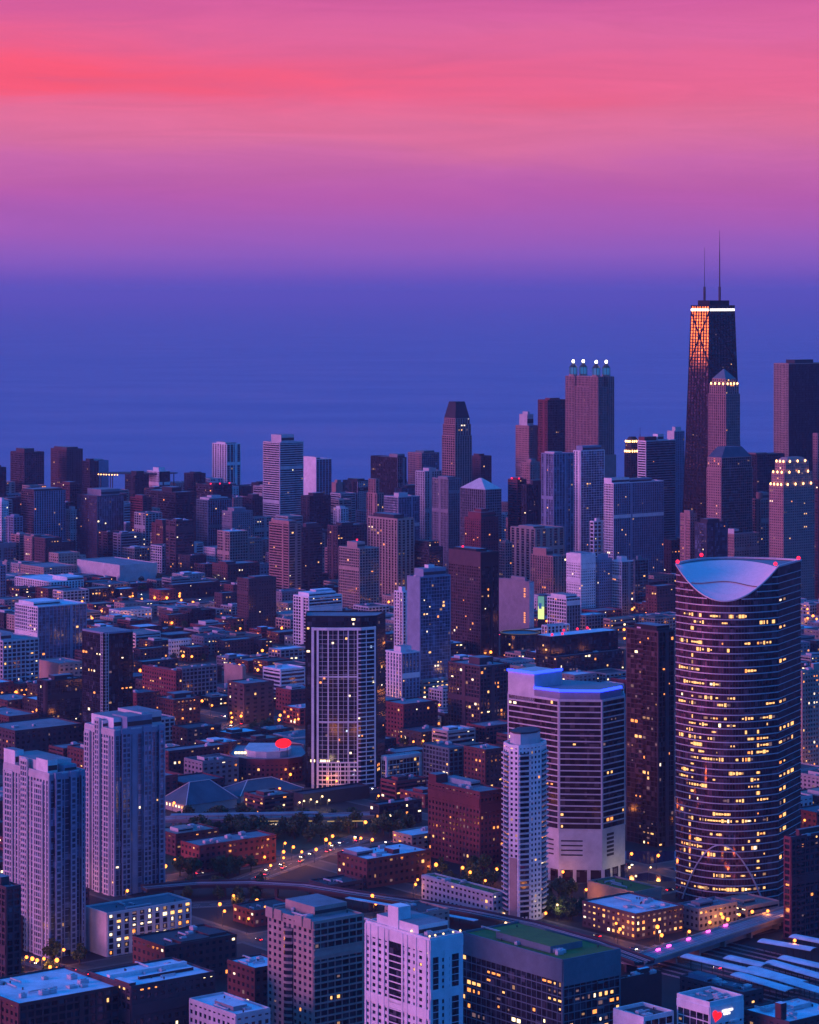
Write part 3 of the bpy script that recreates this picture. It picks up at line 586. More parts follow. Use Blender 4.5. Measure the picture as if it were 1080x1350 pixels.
T('brick_building', 250, 311, 356, 1340, 1420, 'punch:pale:dark:4:4:punch:lit', 3, 'pale low block with a bright blue roof at the bottom, left of the tan tower', p=[(.2, .6, .2, .6, 2.4, 'grey')], u=4)
T('apartment_tower', 353.5, 413, 479, 1218, 1388, 'punch:tan:dark:4.4:3.3:balc', 8, 'tan apartment tower with curved balconies at the bottom left of centre', sw='tan', p=[(.3, .95, .3, .95, 5, 'tan')], u=3)
T('apartment_tower', 482.5, 567, 610, 1240, 1458, 'punch:white:dark:4.4:3.2:blank', 9, 'white apartment tower with pink lit left face and blue right face', p=[(.05, .95, .2, .85, 5, 'white')], u=2, crown=5)
T('office_building', 609, 742, 818, 1268, 1392, 'glass:teal:dark:4:4.2:glass:green', 48, 'dark glass office with a lawn roof at the bottom right of centre', lw=(6, 3, 4, 3, 3, 1), run=(1, 1, 2, 3), crown=10, u=6, cat='building')
# ------------------------------------------------------------------ towers with a shape of their own
def px(x, Y): return Vector(((x-540)*Y/F, Y))
def zp(y, Y): return HC-(y-HY)*Y/F
def rel(pts): b = pts[0]; return b, [p-b for p in pts]
def wins(root, frames, n, r, wts=(4, 2, 3, 4, 5, .3), run=(1, 1, 1, 2)):
    for _ in range(n):
        fr = r.choices(frames, [f['nb'] for f in frames])[0]; k = r.randrange(fr['nf']); i = r.randrange(fr['nb']); me = r.choices(LITM[:6], wts)[0]
        for x in range(r.choice(run)):
            if i+x < fr['nb']: lit_window(root, fr, i+x, k, me)
def plan(c, le, lw): c = Vector(c); a = EST*le/2; b = NTH*lw/2; return [c-a-b, c+a-b, c+a+b, c-a+b]

def tapered_tower():
    c = px(940, 3700); root = empty('skyscraper', (c[0], c[1], 0), 'black tapered skyscraper with two tall masts and a white lit top band', 'skyscraper')
    B = plan((0, 0), 70, 50); Tp = plan((0, 0), 46, 33); H = zp(404, 3690)
    g = MB(); g.prism(B, 0, H, 0, True, Tp); go = g.obj('glazing', glass('glass_bronze_mirror', (.048, .045, .042), .7, .025), root); go['kind'] = 'stuff'
    fr = MB(); br = MB()
    def P(i, s, t):
        a = B[i]*(1-t)+Tp[i]*t; b = B[(i+1) % 4]*(1-t)+Tp[(i+1) % 4]*t; p = a*(1-s)+b*s
        n = (B[(i+1) % 4]-B[i]).normalized(); return (p[0]+n[1]*.15, p[1]-n[0]*.15, H*t)
    for i in range(4):
        nv = 7 if i % 2 else 9
        for k in range(nv+1): fr.beam(P(i, k/nv, 0), P(i, k/nv, 1), 1.1)
        for k in range(1, 91): fr.beam(P(i, 0, k/91), P(i, 1, k/91), 1.25 if k % 16 == 10 else .9)
        for q in range(5):
            t0, t1 = (.03+q*.19, .03+(q+1)*.19)
            br.beam(P(i, 0, t0), P(i, 1, t1), 1.2); br.beam(P(i, 1, t0), P(i, 0, t1), 1.2)
    fr.obj('wall', MATS['wall_black'], root); br.obj('bracing', MATS['wall_black'], root)
    for i in range(4):                                             # the lit band round the crown
        b = MB(); b.beam(P(i, .02, .988), P(i, .98, .988), 3.0); b.obj('light_strip', WHITEL, root)
    rf = MB(); rf.prism(plan((0, 0), 47.4, 34.4), H, H+1.6, 0); rf.obj('roof', MATS['wall_black'], root)
    ph = MB(); ph.prism(plan((1, 0), 36, 22), H+1.6, H+8, 0); ph.obj('penthouse', MATS['wall_black'], root)
    for x, yt, yf in ((929, 326, 375), (949, 303, 320)):
        dx = px(x, 3700)[0]-c[0]; m = MB()
        m.cyl(dx, 0, 1.6, H+8, H+26, 8); m.cyl(dx, 0, .9, H+26, zp(yf, 3700)-12, 8, .6); m.cyl(dx, 0, .5, zp(yf, 3700)-12, zp(yt, 3700), 6, .15)
        m.obj('antenna', METAL, root)
    r = random.Random(4)
    for _ in range(26):
        i = r.choice((0, 0, 3)); t = r.uniform(.1, .9); s = r.uniform(.1, .9); p = P(i, s, t); d = B[(i+1) % 4]-B[i]
        inst('window', r.choice(LITM[3:5]+LITM[:1]), root, p, (2.2, .3, 1.6), math.atan2(d[1], d[0]))
    PLACED.append(([c+p for p in B], H, 'x'))
tapered_tower()

def turret_tower():
    base, poly, H, Y = rect(747, 789, 808.5, 511, 722)
    root = empty('skyscraper', (base[0], base[1], 0), 'pinkish ribbed skyscraper with four lamp topped turrets', 'skyscraper')
    e, n = poly[1], poly[3]; r = random.Random(3)
    wl = MB(); gl = MB(); fr = []
    def sub(u0, u1, v0, v1): return [e*u0+n*v0, e*u1+n*v0, e*u1+n*v1, e*u0+n*v1]
    hc = zp(497, Y)
    for (q, z1) in ((sub(0, 1, 0, 1), H), (sub(.06, .94, .28, .72), hc), (sub(-.02, .35, .0, .27), hc), (sub(-.02, .35, .73, 1.02), hc), (sub(.65, 1.02, -.02, .27), hc), (sub(.65, 1.02, .73, 1.02), hc)):
        gl.prism(q, 0, z1-.05)
        for i in range(4):
            f = frame(wl, q[i], q[(i+1) % 4], 0, z1, 'vert', 3.2, 3.6)
            if i in (0, 3) and f: fr.append(f)
        wl.prism(q, z1-.03, z1+.5)
    wl.obj('wall', MATS['wall_pink'], root); gl.obj('glazing', MATS['glass_dark'], root)['kind'] = 'stuff'
    lo = MB(); q = sub(-.05, 1.1, -.05, 1.05); lo.prism(q, 0, zp(600, Y)); lo.obj('lower_block', MATS['wall_pink'], root)
    for u, v in ((.16, .14), (.16, .86), (.84, .14), (.84, .86)):
        p = e*u+n*v; t = MB(); t.cyl(p[0], p[1], 6.2, hc, hc+3, 8); tt = t.obj('turret', MATS['wall_pink'], root)
        g = MB(); g.cyl(p[0], p[1], 5.6, hc+3, hc+13, 8); g.obj('lantern', em('turret_glow', (.05, .35, 1), .35), tt)
        c = MB(); c.cyl(p[0], p[1], 6.3, hc+13, hc+20, 8, .8)
        for k in range(8): c.beam((p[0]+5.7*math.cos(k*.785), p[1]+5.7*math.sin(k*.785), hc+3), (p[0]+5.7*math.cos(k*.785), p[1]+5.7*math.sin(k*.785), hc+13), .7)
        c.obj('turret_roof', METAL, tt)
        inst('lamp_ball', ico('lamp_ball', em('lamp_ball_white', (1, .85, .55), 9), 1.0), tt, (p[0], p[1], hc+22), (2.1, 2.1, 2.6))
    wins(root, fr[:2], 8, r)
    PLACED.append(([base+p for p in sub(-.05, 1.1, -.05, 1.05)], hc, 'x'))
turret_tower()

def crowned(name, xl, xc, xr, tiers, yb, st, crown, label, lit, cw='dark', lights=None, cat='tower'):
    """tiers: (top row, inset share); crown: (apex row, share left at the top)"""
    base, poly, H, Y = rect(xl, xc, xr, tiers[0][0], yb); s = parse(st)
    root = empty(name, (base[0], base[1], 0), label, cat); e, n = poly[1], poly[3]; r = random.Random(label)
    wl = MB(); gl = MB(); fr = []; z0 = 0
    for (yt, ins) in tiers:
        z1 = zp(yt, Y); q = [e*u+n*v for u, v in ((ins, ins), (1-ins, ins), (1-ins, 1-ins), (ins, 1-ins))]
        gl.prism(q, z0, z1-.05)
        for i in range(4):
            f = frame(wl, q[i], q[(i+1) % 4], z0, z1, s['smode'] if i == 0 else s['mode'], s['bay'], s['fl'])
            if i in (0, 3) and f: fr.append(f)
        wl.prism(q, z1-.03, z1+.6); z0 = z1; I = ins; Q = q
        if lights and yt in lights:
            for i in (0, 3):
                for k in range(lights[yt]):
                    P = q[i]*(1-(k+.5)/lights[yt])+q[(i+1) % 4]*((k+.5)/lights[yt]); d = (q[(i+1) % 4]-q[i]).normalized()
                    inst('crown_light', LAMPBALL, root, (P[0]+d[1]*.8, P[1]-d[0]*.8, z1+1.0), (1.0, 1.0, 1.6))
    wl.obj('wall', MATS['wall_'+s['wall']], root); gl.obj('glazing', MATS[s['glass']], root)['kind'] = 'stuff'
    if crown:
        ya, sh = crown; za = zp(ya, Y); c = sum(Q, Vector((0, 0)))/4; cb = MB()
        cb.prism(Q, z0+.6, za, 0, True, [c+(p-c)*max(sh, .02) for p in Q]); cb.obj('roof', MATS['wall_'+cw] if 'wall_'+cw in MATS else MATS[cw], root)
    wins(root, fr, lit, r)
    PLACED.append(([base+p for p in poly], z0, label)); return root, base, e, n, Y, z0
LAMPBALL = ico('crown_light', em('crown_glow', (1, .5, .18), 6), 1.0)
crowned('stone_tower', 583, 600, 622, ((575, 0), (560, .03), (552, .07)), 738, 'grid:pink:dark:4.5:3.4:vert', (530, .62), 'tall stone tower with a dark sloping crown, standing in front of the lake', 6, 'dark')
crowned('office_tower', 607, 640, 661, ((646, 0),), 758, 'vglass:grey:dark:4:3.5:grid', (632, .08), 'grey tower under a low pale pyramid roof', 6, 'pale')
rt = crowned('stone_tower', 934, 957, 975.5, ((520, 0), (507, .04), (500, .13)), 777, 'vert:pink:dark:3.6:3.4', (487, .06), 'slender pinkish tower with a pointed top in front of the black tapered skyscraper', 8, 'teal', {507: 4})
crowned('apartment_tower', 932, 951, 992, ((618, 0), (604, .02)), 784, 'punch:pink:dark:3.4:3.3:glass', (590, .55), 'tower with a pale left face and a teal hipped roof below the slender pointed tower', 10, 'roof_teal')
crowned('apartment_tower', 1014.5, 1033, 1074, ((640, 0), (624, .05), (610, .13)), 800, 'punch:pink:dark:3.2:3.2', (604, .6), 'pinkish tower with a stepped crown ringed by orange lamps', 24, 'pink', {640: 4, 624: 3, 610: 3})
crowned('apartment_tower', 823.5, 832, 844, ((596, 0), (583, .06)), 752, 'grid:brown:dark:4:3.4', (576, .5), 'small tower with an orange glowing crown above the wide white striped tower', 3, 'dark', {596: 4, 583: 4})
crowned('office_tower', 542, 566, 584, ((722, 0), (715, .12)), 790, 'horiz:dark:dark:4:3.4', None, 'dark banded drum-like block with a white fin on its right side', 8)

# --- white gridded black tower
def grid_tower():
    Y = gy(1040)
    base, poly = rel([px(403, Y+7), px(476, Y+5), px(497, Y+10), px(508, Y+34), px(503, Y+40), px(404, Y+40)]); H = zp(815, Y)
    building('office_tower', poly, H, 'glass:black:dark:4:3.5', 40, 'black tower carrying a big white grid on its front', base, [0, 1, 2], dict(p=[]), Y)
    root = [o for o in COL.objects if o.get('label') == 'black tower carrying a big white grid on its front'][0]
    Zt = zp(829, Y); w = MB(); g = MB(); pts = [px(411, Y), px(432, Y-1.5), px(476, Y-1), px(495, Y+6)]
    pts = [p-base for p in pts]; bk = [px(496, Y+14)-base, px(411, Y+12)-base]
    g.prism(pts+bk, 0, Zt-.3); g.obj('bay_glazing', MATS['glass_dark'], root)['kind'] = 'stuff'
    def at(x):
        for a, b, xa, xb in ((0, 1, 411, 432), (1, 2, 432, 476), (2, 3, 476, 495)):
            if x <= xb: return pts[a]+(pts[b]-pts[a])*((x-xa)/(xb-xa))
    def vert(x, y0, y1, wd): p = at(x); w.beam((p[0], p[1]-.2, zp(y1, Y)), (p[0], p[1]-.2, zp(y0, Y)), wd)
    def hor(x0, x1, y, wd):
        xs = [x0]+[x for x in (432, 476) if x0 < x < x1]+[x1]
        for a, b in zip(xs, xs[1:]): p, q = at(a), at(b); w.beam((p[0], p[1]-.25, zp(y, Y)), (q[0], q[1]-.25, zp(y, Y)), wd)
    vert(412.4, 827, 1039, 2.0); vert(419, 831, 1039, 1.6); hor(411, 495, 829, 2.0); vert(494.6, 827, 1039, 1.3)
    for x in (433, 446, 459): vert(x, 831, 1039, .75)
    vert(471.5, 831, 1039, 1.0); vert(483, 831, 1039, .5)
    for y in (892, 951.5, 1005): hor(419, 472, y, 1.0)
    z = 836
    while z < 1006: hor(472, 495, z, .75); z += 5.75
    z = 1010.5
    while z < 1040: hor(419, 495, z, .9); z += 5.8
    for x in range(425, 471, 6): vert(x, 1005, 1039, .6)
    for x in range(425, 471, 7): vert(x, 831, 1005, .22)
    y = 837
    while y < 1004: hor(419, 472, y, .2); y += 5.8
    w.obj('white_grid', MATS['wall_white'], root)
    r = random.Random(2)
    for k in range(24):
        p = at(r.uniform(421, 492)); inst('window', r.choice(LITM), root, (p[0], p[1]-.05, zp(836+5.8*r.randrange(34), Y)), (1.6, .2, 1.6))
    for x in (407, 413.5, 424, 428, 433): p = at(max(411.2, x)); inst('window', LITM[5], root, (p[0], p[1]-.1, zp(1003, Y)), (2.2, .3, 1.8))
grid_tower()

# --- blue edged hotel
def blue_hotel():
    Y = 1790
    base, poly = rel([px(670, Y+33), px(737, Y), px(794, Y-2), px(824, Y+18), px(822, Y+38), px(690, Y+70)]); H = zp(924, Y)
    lab = 'banded hotel tower with blue light lines along its roof and a pale plain base'
    root = building('hotel_tower', poly, H, 'band:pale:bronze:4:3.75', 16, lab, base, [0, 1, 2], dict(z0=zp(1094, Y), cat='hotel', g=''), Y)
    zb = zp(1092, Y); pd = MB(); c = sum(poly, Vector((0, 0)))/6
    q = [c+(p-c)*1.004 for p in poly]; pd.prism(q, 8, zb-.2, 0, True, None, True); pd.prism([c+(p-c)*.95 for p in poly], 0, 8, 1)
    for i in (0, 1, 2):                                   # base: columns, slot rows
        d = (q[i+1]-q[i]); Lg = d.length; d = d/Lg; n = Vector((d[1], -d[0]))
        for k in range(int(Lg//9)+1): pd.ob(q[i], d, k*9, k*9+2.2, n, -1.6, .15, 0, 8.2, 0)
        if i < 2:
            for k in range(4): pd.ob(q[i], d, Lg*.05, Lg*.9 if i == 0 else Lg*.55, n, -.1, .12, 17+k*3, 17.9+k*3, 1)
        if i == 2:
            for k in range(6): pd.ob(q[i], d, Lg*.2, Lg*.5, n, -.1, .12, 16+k*2.6, 17.6+k*2.6, 1)
    pd.obj('podium', [MATS['wall_pale'], MATS['wall_dark']], root)
    a = poly[0]; d1 = (poly[1]-a).normalized(); L1 = (poly[1]-a).length*.52; n1 = Vector((-d1[1], d1[0])); z1 = zp(888, Y+16)
    hb = MB(); Q = [a, a+d1*L1, a+d1*L1+n1*26, a+n1*26]; Q = [p+Vector((0, .0)) for p in Q]; hb.prism(Q, H-4, z1); hb.obj('head_house', MATS['wall_pale'], root)
    def led(A, B, z): b = MB(); b.beam((A[0], A[1], z), (B[0], B[1], z), 1.5); b.obj('light_strip', BLUE, root)
    led(Q[0]-n1*.4, Q[1]-n1*.4, z1+.3); led(Q[1]-n1*.4, Q[2], z1+.3)
    up = MB(); U = [c+(p-c)*.93 for p in poly]; U[0] = Q[1]; up.prism(U, H, H+6); up.obj('penthouse', MATS['wall_grey'], root)
    for i in (0, 1, 2): led(U[i]+Vector((0, -.5)), U[i+1]+Vector((0, -.5)), H+6.3)
blue_hotel()

# --- the curved glass tower
def curved_tower():
    Yc = 1717; H = 207.0; NS = 36
    root_p = px(958, Yc); root = empty('skyscraper', (root_p[0], root_p[1], 0), 'curved glass tower with a lavender bowl cut into its top, full of warm lights', 'skyscraper')
    xs = [891.5+134.5*i/NS for i in range(NS+1)]
    A = px(xs[0], 1743); B = px(xs[-1], 1730)
    Fp = []
    for i in range(NS+1):
        s = i/NS; p = A*(1-s)+B*s; d = (B-A).normalized(); Fp.append(p+Vector((d[1], -d[0]))*19*4*s*(1-s)-root_p)
    Cs = px(1056, 1771)-root_p; Bk = []
    A2 = A-root_p
    for i in range(1, 16):
        s = i/16; p = Cs*(1-s)+A2*s; d = (A2-Cs).normalized(); Bk.append(p+Vector((d[1], -d[0]))*30*4*s*(1-s))
    zn = [H-20*(1-(2*i/NS-1)**2) if True else H for i in range(NS+1)]
    g = MB()
    for i in range(NS): g.quad((*Fp[i], 0), (*Fp[i+1], 0), (*Fp[i+1], zn[i+1]), (*Fp[i], zn[i]))
    ring = [Fp[-1], Cs]+Bk+[A2]
    for p, q in zip(ring, ring[1:]): g.quad((*p, 0), (*q, 0), (*q, H), (*p, H))
    g.obj('glazing', MATS['glass_plum'], root)['kind'] = 'stuff'
    # sloping roof bowl and the rim behind it
    k = MB(); m2 = [A2+(px(896, 1748)-root_p-A2)*1.0]
    inner = []
    for i in range(NS+1):
        s = i/NS; p = A2*(1-s)+Fp[-1]*s; d = (Fp[-1]-A2).normalized(); inner.append(p-Vector((d[1], -d[0]))*44*4*s*(1-s)*.93)
    M = 8
    for i in range(NS):
        for j in range(M):
            def P(i, t): a, b = Fp[i], inner[i]; q = a*(1-t)+b*t; return (q[0], q[1], zn[i]+(H-.3-zn[i])*(t**.8))
            k.quad(P(i, j/M), P(i+1, j/M), P(i+1, (j+1)/M), P(i, (j+1)/M))
    k.obj('roof_bowl', mat('roof_membrane', (.82, .56, .58), .6, var=.08, scale=.3), root)
    rim = MB(); rim.poly([(*p, H-.1) for p in inner[::-1]][:0] or [(*p, H-.6) for p in ([Fp[-1], Cs]+Bk+[A2]+inner[1:-1])])
    rim.obj('roof', MATS['roof_grey'], root)
    pr_ = MB()
    for p, q in zip(ring, ring[1:]): pr_.beam((*p, H+.3), (*q, H+.3), 1.1)
    for i in range(NS): pr_.beam((*Fp[i], zn[i]+.1), (*Fp[i+1], zn[i+1]+.1), .7)
    fl = 4.18; z = 4.5; fr = MB()
    while z < H-2:
        for i in range(NS):
            if z < min(zn[i], zn[i+1])-.6:
                a, b = Fp[i], Fp[i+1]; d = (b-a).normalized(); fr.ob(a, d, -.01, (b-a).length+.01, Vector((d[1], -d[0])), -.05, .45, z-.3, z+.28)
        d = (Cs-Fp[-1]); Lg = d.length; d = d/Lg; fr.ob(Fp[-1], d, .2, Lg, Vector((d[1], -d[0])), -.05, .15, z-.25, z+.15, 0)
        z += fl
    for i in range(0, NS+1):
        a = Fp[i]; fr.beam((a[0], a[1]-.1, 0), (a[0], a[1]-.1, zn[i]-.3), .28, 1)
    fr.obj('floor_bands', [PALEM, METAL], root); pr_.obj('parapet', PALEM, root)
    ar = MB(); N_ = 26; pts = []
    for j in range(N_+1):
        s = j/N_; x = .07+s*.80; i = x*NS; i0 = int(i); p = Fp[i0]*(1-(i-i0))+Fp[min(NS, i0+1)]*(i-i0); pts.append((p[0], p[1]-1.0, 1+37*(1-(2*s-1)**2)))
    for a, b in zip(pts, pts[1:]): ar.beam(a, b, .8)
    ar.obj('arch', PALEM, root)
    st = MB()
    for i in range(6, NS-7):
        def P(i, t): a, b = Fp[i], inner[i]; q = a*(1-t)+b*t; return (q[0], q[1], zn[i]+(H-.3-zn[i])*(t**.8)+.3)
        tt = lambda i: .38*(1-((i-17.5)/11.8)**2)+.02
        st.beam(P(i, tt(i)), P(i+1, tt(i+1)), .45)
    st.obj('light_strip', em('strip_red', (.7, .15, .2), .12), root)
    for x, y in ((893.5, 742), (925, 735), (1022.5, 748), (1053, 741)):
        Yb = {742: 1745, 735: 1790, 748: 1731, 741: 1769}[y]; p = px(x, Yb)-root_p; inst('beacon', BEACON, root, (p[0], p[1], H+1.8), (1.2,)*3)
    # lit rooms: 100 as parts, the rest as one part
    r = random.Random(11); rest = MB(); cnt = 0
    rows = {}
    for _ in range(140): rows.setdefault(r.choice([3, 6, 7, 8, 9, 11, 12, 16, 17, 20, 21, 22, 23, 24, 26, 28, 29, 30, 31, 33, 36, 37, 40, 41, 14, 18, 25]), []).append(r.randrange(1, NS-3))
    cells = []
    for f, ss in rows.items():
        for s in ss:
            for q in range(r.choice((1, 1, 2, 3, 4))): cells.append((f, s+q))
    for q in range(5, 33): cells.append((11, q)) if r.random() < .75 else None
    for q in range(2, 32): cells.append((1, q)) if r.random() < .8 else None
    for q in range(20, 35): cells.append((40, q)) if q in (30, 31, 32, 34) else None
    for f in (5, 9, 11, 13, 15, 17, 19, 22, 24, 28, 34, 39, 43): cells += [(f, NS+q) for q in range(r.choice((2, 4)))]
    for f in range(4, 40):
        if r.random() < .75: cells.append((f, 6 if f > 14 else 5))
        if r.random() < .5 and f < 26: cells.append((f, 29))
    cells = list(dict.fromkeys(cells)); r.shuffle(cells)
    for f, i in cells:
        z = 4.5+fl*f+fl*.46
        if i < NS:
            a, b = Fp[i], Fp[i+1]; p = (a+b)/2; d = b-a; wd = 3.3*r.choice((.22, .35, .5, .8)); up = zn[i]
        elif i < NS+5: d = Cs-Fp[-1]; p = Fp[-1]+d*(.1+.17*(i-NS)); wd = r.choice((2, 3.5, 5)); up = H
        else: continue
        if z > up-3: continue
        n = Vector((d[1], -d[0])).normalized(); me = LITM[3] if f in (11, 1) and r.random() < .5 else r.choices(LITM[:6], (4, 1, 4, 6, 5, .3))[0]; hh = fl*r.choice((.22, .32, .5)); P = p+n*.12
        if cnt < 100: inst('window', me, root, (P[0], P[1], z), (wd, .12, hh), math.atan2(d[1], d[0]))
        else: rest.ob(P, d.normalized(), -wd/2, wd/2, n, -.06, .06, z-hh/2, z+hh/2)
        cnt += 1
    if rest.v: o = rest.obj('windows', LITS[0], root); o['kind'] = 'stuff'
    PLACED.append(([root_p+p for p in Fp+[Cs]+Bk], H, 'x'))
curved_tower()

# --- pair of white towers at the lower left
def pair_tower(xl, xc, xr, yt, yb, label, lit, top):
    root = T('apartment_tower', xl, xc, xr, yt, yb, 'vert:pale:blue:3.3:3.2:vglass', lit, label, sw='blue', p=top, u=0, crown=3, lw=(4, 4, 2, 3, 4, .5))
    base, poly, H, Y = rect(xl, xc, xr, yt, yb); e, n = poly[1], poly[3]; w = MB(); g = MB()
    for u0, u1, v0, v1, dz in ((-.04, .01, .12, .3, -6), (-.04, .01, .45, .6, 5), (-.04, .01, .78, .95, -4)):       # white bays on the left face
        q = [e*u0+n*v0, e*u1+n*v0, e*u1+n*v1, e*u0+n*v1]; g.prism(q, 0, H+dz-.1); frame(w, q[3], q[0], 0, H+dz, 'grid', 2.6, 3.2); frame(w, q[0], q[1], 0, H+dz, 'grid', 3, 3.2); w.prism(q, H+dz-.08, H+dz+1.2)
    for u0, u1 in ((.12, .3), (.55, .72), (.86, .97)):
        q = [e*u0-n*.045, e*u1-n*.045, e*u1+n*.01, e*u0+n*.01]; g.prism(q, 0, H-2)
        frame(w, q[0], q[1], 0, H-2, 'grid', 3.4, 3.2, 1); w.prism(q, H-2.05, H+1, 1)
    w.obj('bay', [MATS['wall_pale'], MATS['wall_blue']], root); g.obj('bay_glazing', MATS['glass_blue'], root)['kind'] = 'stuff'
pair_tower(5, 65, 111, 1022, 1264, 'white and blue tower at the lower left, nearer and shorter of the pair', 7, [(.02, .3, .05, .3, 8, 'white'), (.1, .9, .2, .95, 6, 'pale'), (0, .25, .75, 1, 9, 'white'), (.5, .85, .05, .5, 4, 'blue')])
pair_tower(112, 151, 217, 964, 1182, 'white and blue tower behind the parking garage, farther of the pair', 18, [(.25, .75, .0, .5, 8, 'blue'), (.1, .95, .2, .95, 7, 'white'), (.6, 1, .1, .9, 9, 'pale'), (0, .3, .4, .6, 5, 'white')])
# --- slim white tower with cut corner and balconies
def slim_tower():
    Y = gy(1216); base, poly = rel([px(664.5, Y+14), px(672, Y+4), px(684, Y), px(699, Y+3), px(713, Y+9), px(720, Y+20), px(708, Y+34), px(680, Y+30)]); H = zp(985, Y)
    root = building('apartment_tower', poly, H, 'punch:white:dark:3:3.1', 30, 'slim white tower with stacked balconies on its cut corner, by the river', base, [0, 1, 2, 3, 4], dict(lw=(4, 3, 2, 3, 3, .3)), Y)
    bl = MB(); gl = MB()
    for i in (0, 2, 4):
        d = poly[i+1]-poly[i]; Lg = d.length; d = d/Lg; n = Vector((d[1], -d[0])); z = 6
        gl.ob(poly[i], d, .3, Lg-.3, n, 0, .3, 3, H-4)
        while z < H-3: bl.ob(poly[i], d, .2, Lg-.2, n, 0, 1.7, z, z+.9); z += 3.1
    gl.obj('glazing_bay', MATS['glass_dark'], root)['kind'] = 'stuff'
    b = bl.obj('balconies', MATS['wall_pale'], root); b['kind'] = 'stuff'
    c = sum(poly, Vector((0, 0)))/8; ph = MB(); ph.prism([c+(p-c)*.72 for p in poly], H, H+7); ph.prism([c+(p-c)*.74 for p in poly], H+7, H+8, 1); ph.obj('penthouse', [MATS['wall_pale'], MATS['roof_dark']], root)
    col = MB(); col.ob(poly[1], (poly[2]-poly[1]).normalized(), .4, 5.6, Vector(((poly[2]-poly[1])[1], -(poly[2]-poly[1])[0])).normalized(), .2, .6, 0, zp(1132, Y)); col.obj('wall_panel', MATS['wall_tan'], root)
slim_tower()
# --- black glass tower with a white lattice strip
rb = T('office_tower', 108.5, 137, 175, 838, 1000, 'glass:black:dark:4:3.5', 18, 'black glass tower with one pale lattice strip up its corner', p=[(.0, 1, .0, 1, 2.5, 'blue')], lw=(4, 2, 5, 3, 3, .5))
base, poly, H, Y = rect(108.5, 137, 175, 838, 1000); lt = MB(); e, n = poly[1].normalized(), poly[3].normalized()
o_ = -e*.8-n*.8
for a, b in ((Vector((0, 0)), n*4.2), (e*4.6, Vector((0, 0)))):
    for s in (0, .5, 1): q = a*(1-s)+b*s+o_; lt.beam((*q, 0), (*q, H+2), .6)
    z = 2
    while z < H: lt.beam((*(a+o_), z), (*(b+o_), z), .45); z += 2.6
lt.obj('lattice', MATS['wall_pale'], rb)
# --- corner bays on the two near apartment towers
def near_bays():
    for lab, xl, xc, xr, yt, yb, bays, wl in (('tan', 353.5, 413, 479, 1218, 1388, (.24, .58), 'tan'),):
        root = [o for o in COL.objects if o.get('label', '').startswith('tan apartment tower')][0]
        base, poly, H, Y = rect(xl, xc, xr, yt, yb); n = poly[3]; e = poly[1]; d = n.normalized(); out = -e.normalized()
        for v0, v1 in ((.42, .62),):
            a, b = n*v0, n*v1; bl = MB(); gl = MB(); pts = []
            for k in range(9):
                s = k/8; p = b*(1-s)+a*s; pts.append(p+out*3.2*math.sin(math.pi*s))
            gl.prism([b+out*.2]+[p*.96+(a+b)/2*.04 for p in pts[1:-1]]+[a+out*.2], 0, H-5)
            z = 1.2
            while z < H-4: bl.prism([p for p in pts], z, z+1.25, 0, True, None, True); z += 3.3
            bl.obj('balconies', MATS['wall_tan'], root)['kind'] = 'stuff'; gl.obj('bay_glazing', MATS['glass_dark'], root)['kind'] = 'stuff'
        for v in (.1, .3, .75, .95): lip = MB(); lip.ob(n*v, -d, -3, 3, out, .2, .9, H-3, H+2.2); lip.obj('cornice', MATS['wall_tan'], root)
    root = [o for o in COL.objects if o.get('label', '').startswith('white apartment tower')][0]
    base, poly, H, Y = rect(482.5, 567, 610, 1240, 1458); e, n = poly[1], poly[3]; en, nn = e.normalized(), n.normalized(); w = MB(); g = MB()
    # left face: dark recessed strip in the middle, white piers; right face: two dark window columns
    for v0, v1 in ((.42, .62),): g.ob(n*v1, -nn, 0, (v1-v0)*n.length, -en, .3, .5, 0, H-5.5)
    for u0, u1 in ((.08, .24), (.66, .86)): g.ob(e*u0, en, 0, (u1-u0)*e.length, -nn, .32, .5, 0, H-8)
    z = 1.6; s = 0
    while z < H-8:
        for u in (.36, .52): g.ob(e*u, en, 0, 1.1, -nn, .3, .42, z, z+1.7)
        g2 = .62
        w.ob(n*.62, -nn, 0, .2*n.length, -en, .45, .62, z-.9, z-.35); z += 3.2
        for u0, u1 in ((.08, .24), (.66, .86)): w.ob(e*u0, en, 0, (u1-u0)*e.length, -nn, .4, .56, z-.5, z-.2)
    for v in (.05, .2, .34, .41, .63, .7, .8, .92, 1.0): w.ob(n*min(v+.012, 1), -nn, 0, 1.1, -en, .2, .8, 0, H-.2)
    g.obj('window_strips', MATS['glass_dark'], root)['kind'] = 'stuff'; w.obj('pilasters', MATS['wall_white'], root)['kind'] = 'stuff'
    hh = MB(); q = [e*.02+n*.5, e*.4+n*.5, e*.4+n*.66, e*.02+n*.66]; hh.prism(q, H, H+11); hh.obj('lift_house', MATS['wall_white'], root)
    for u, v in ((.03, .02), (.03, .3), (.2, .02), (.45, .02), (.75, .02), (.97, .02)):
        P = e*u+n*v; inst('roof_lamp', ico('roof_lamp', LAMPW, .45), root, (P[0], P[1], H+1.7))
near_bays()

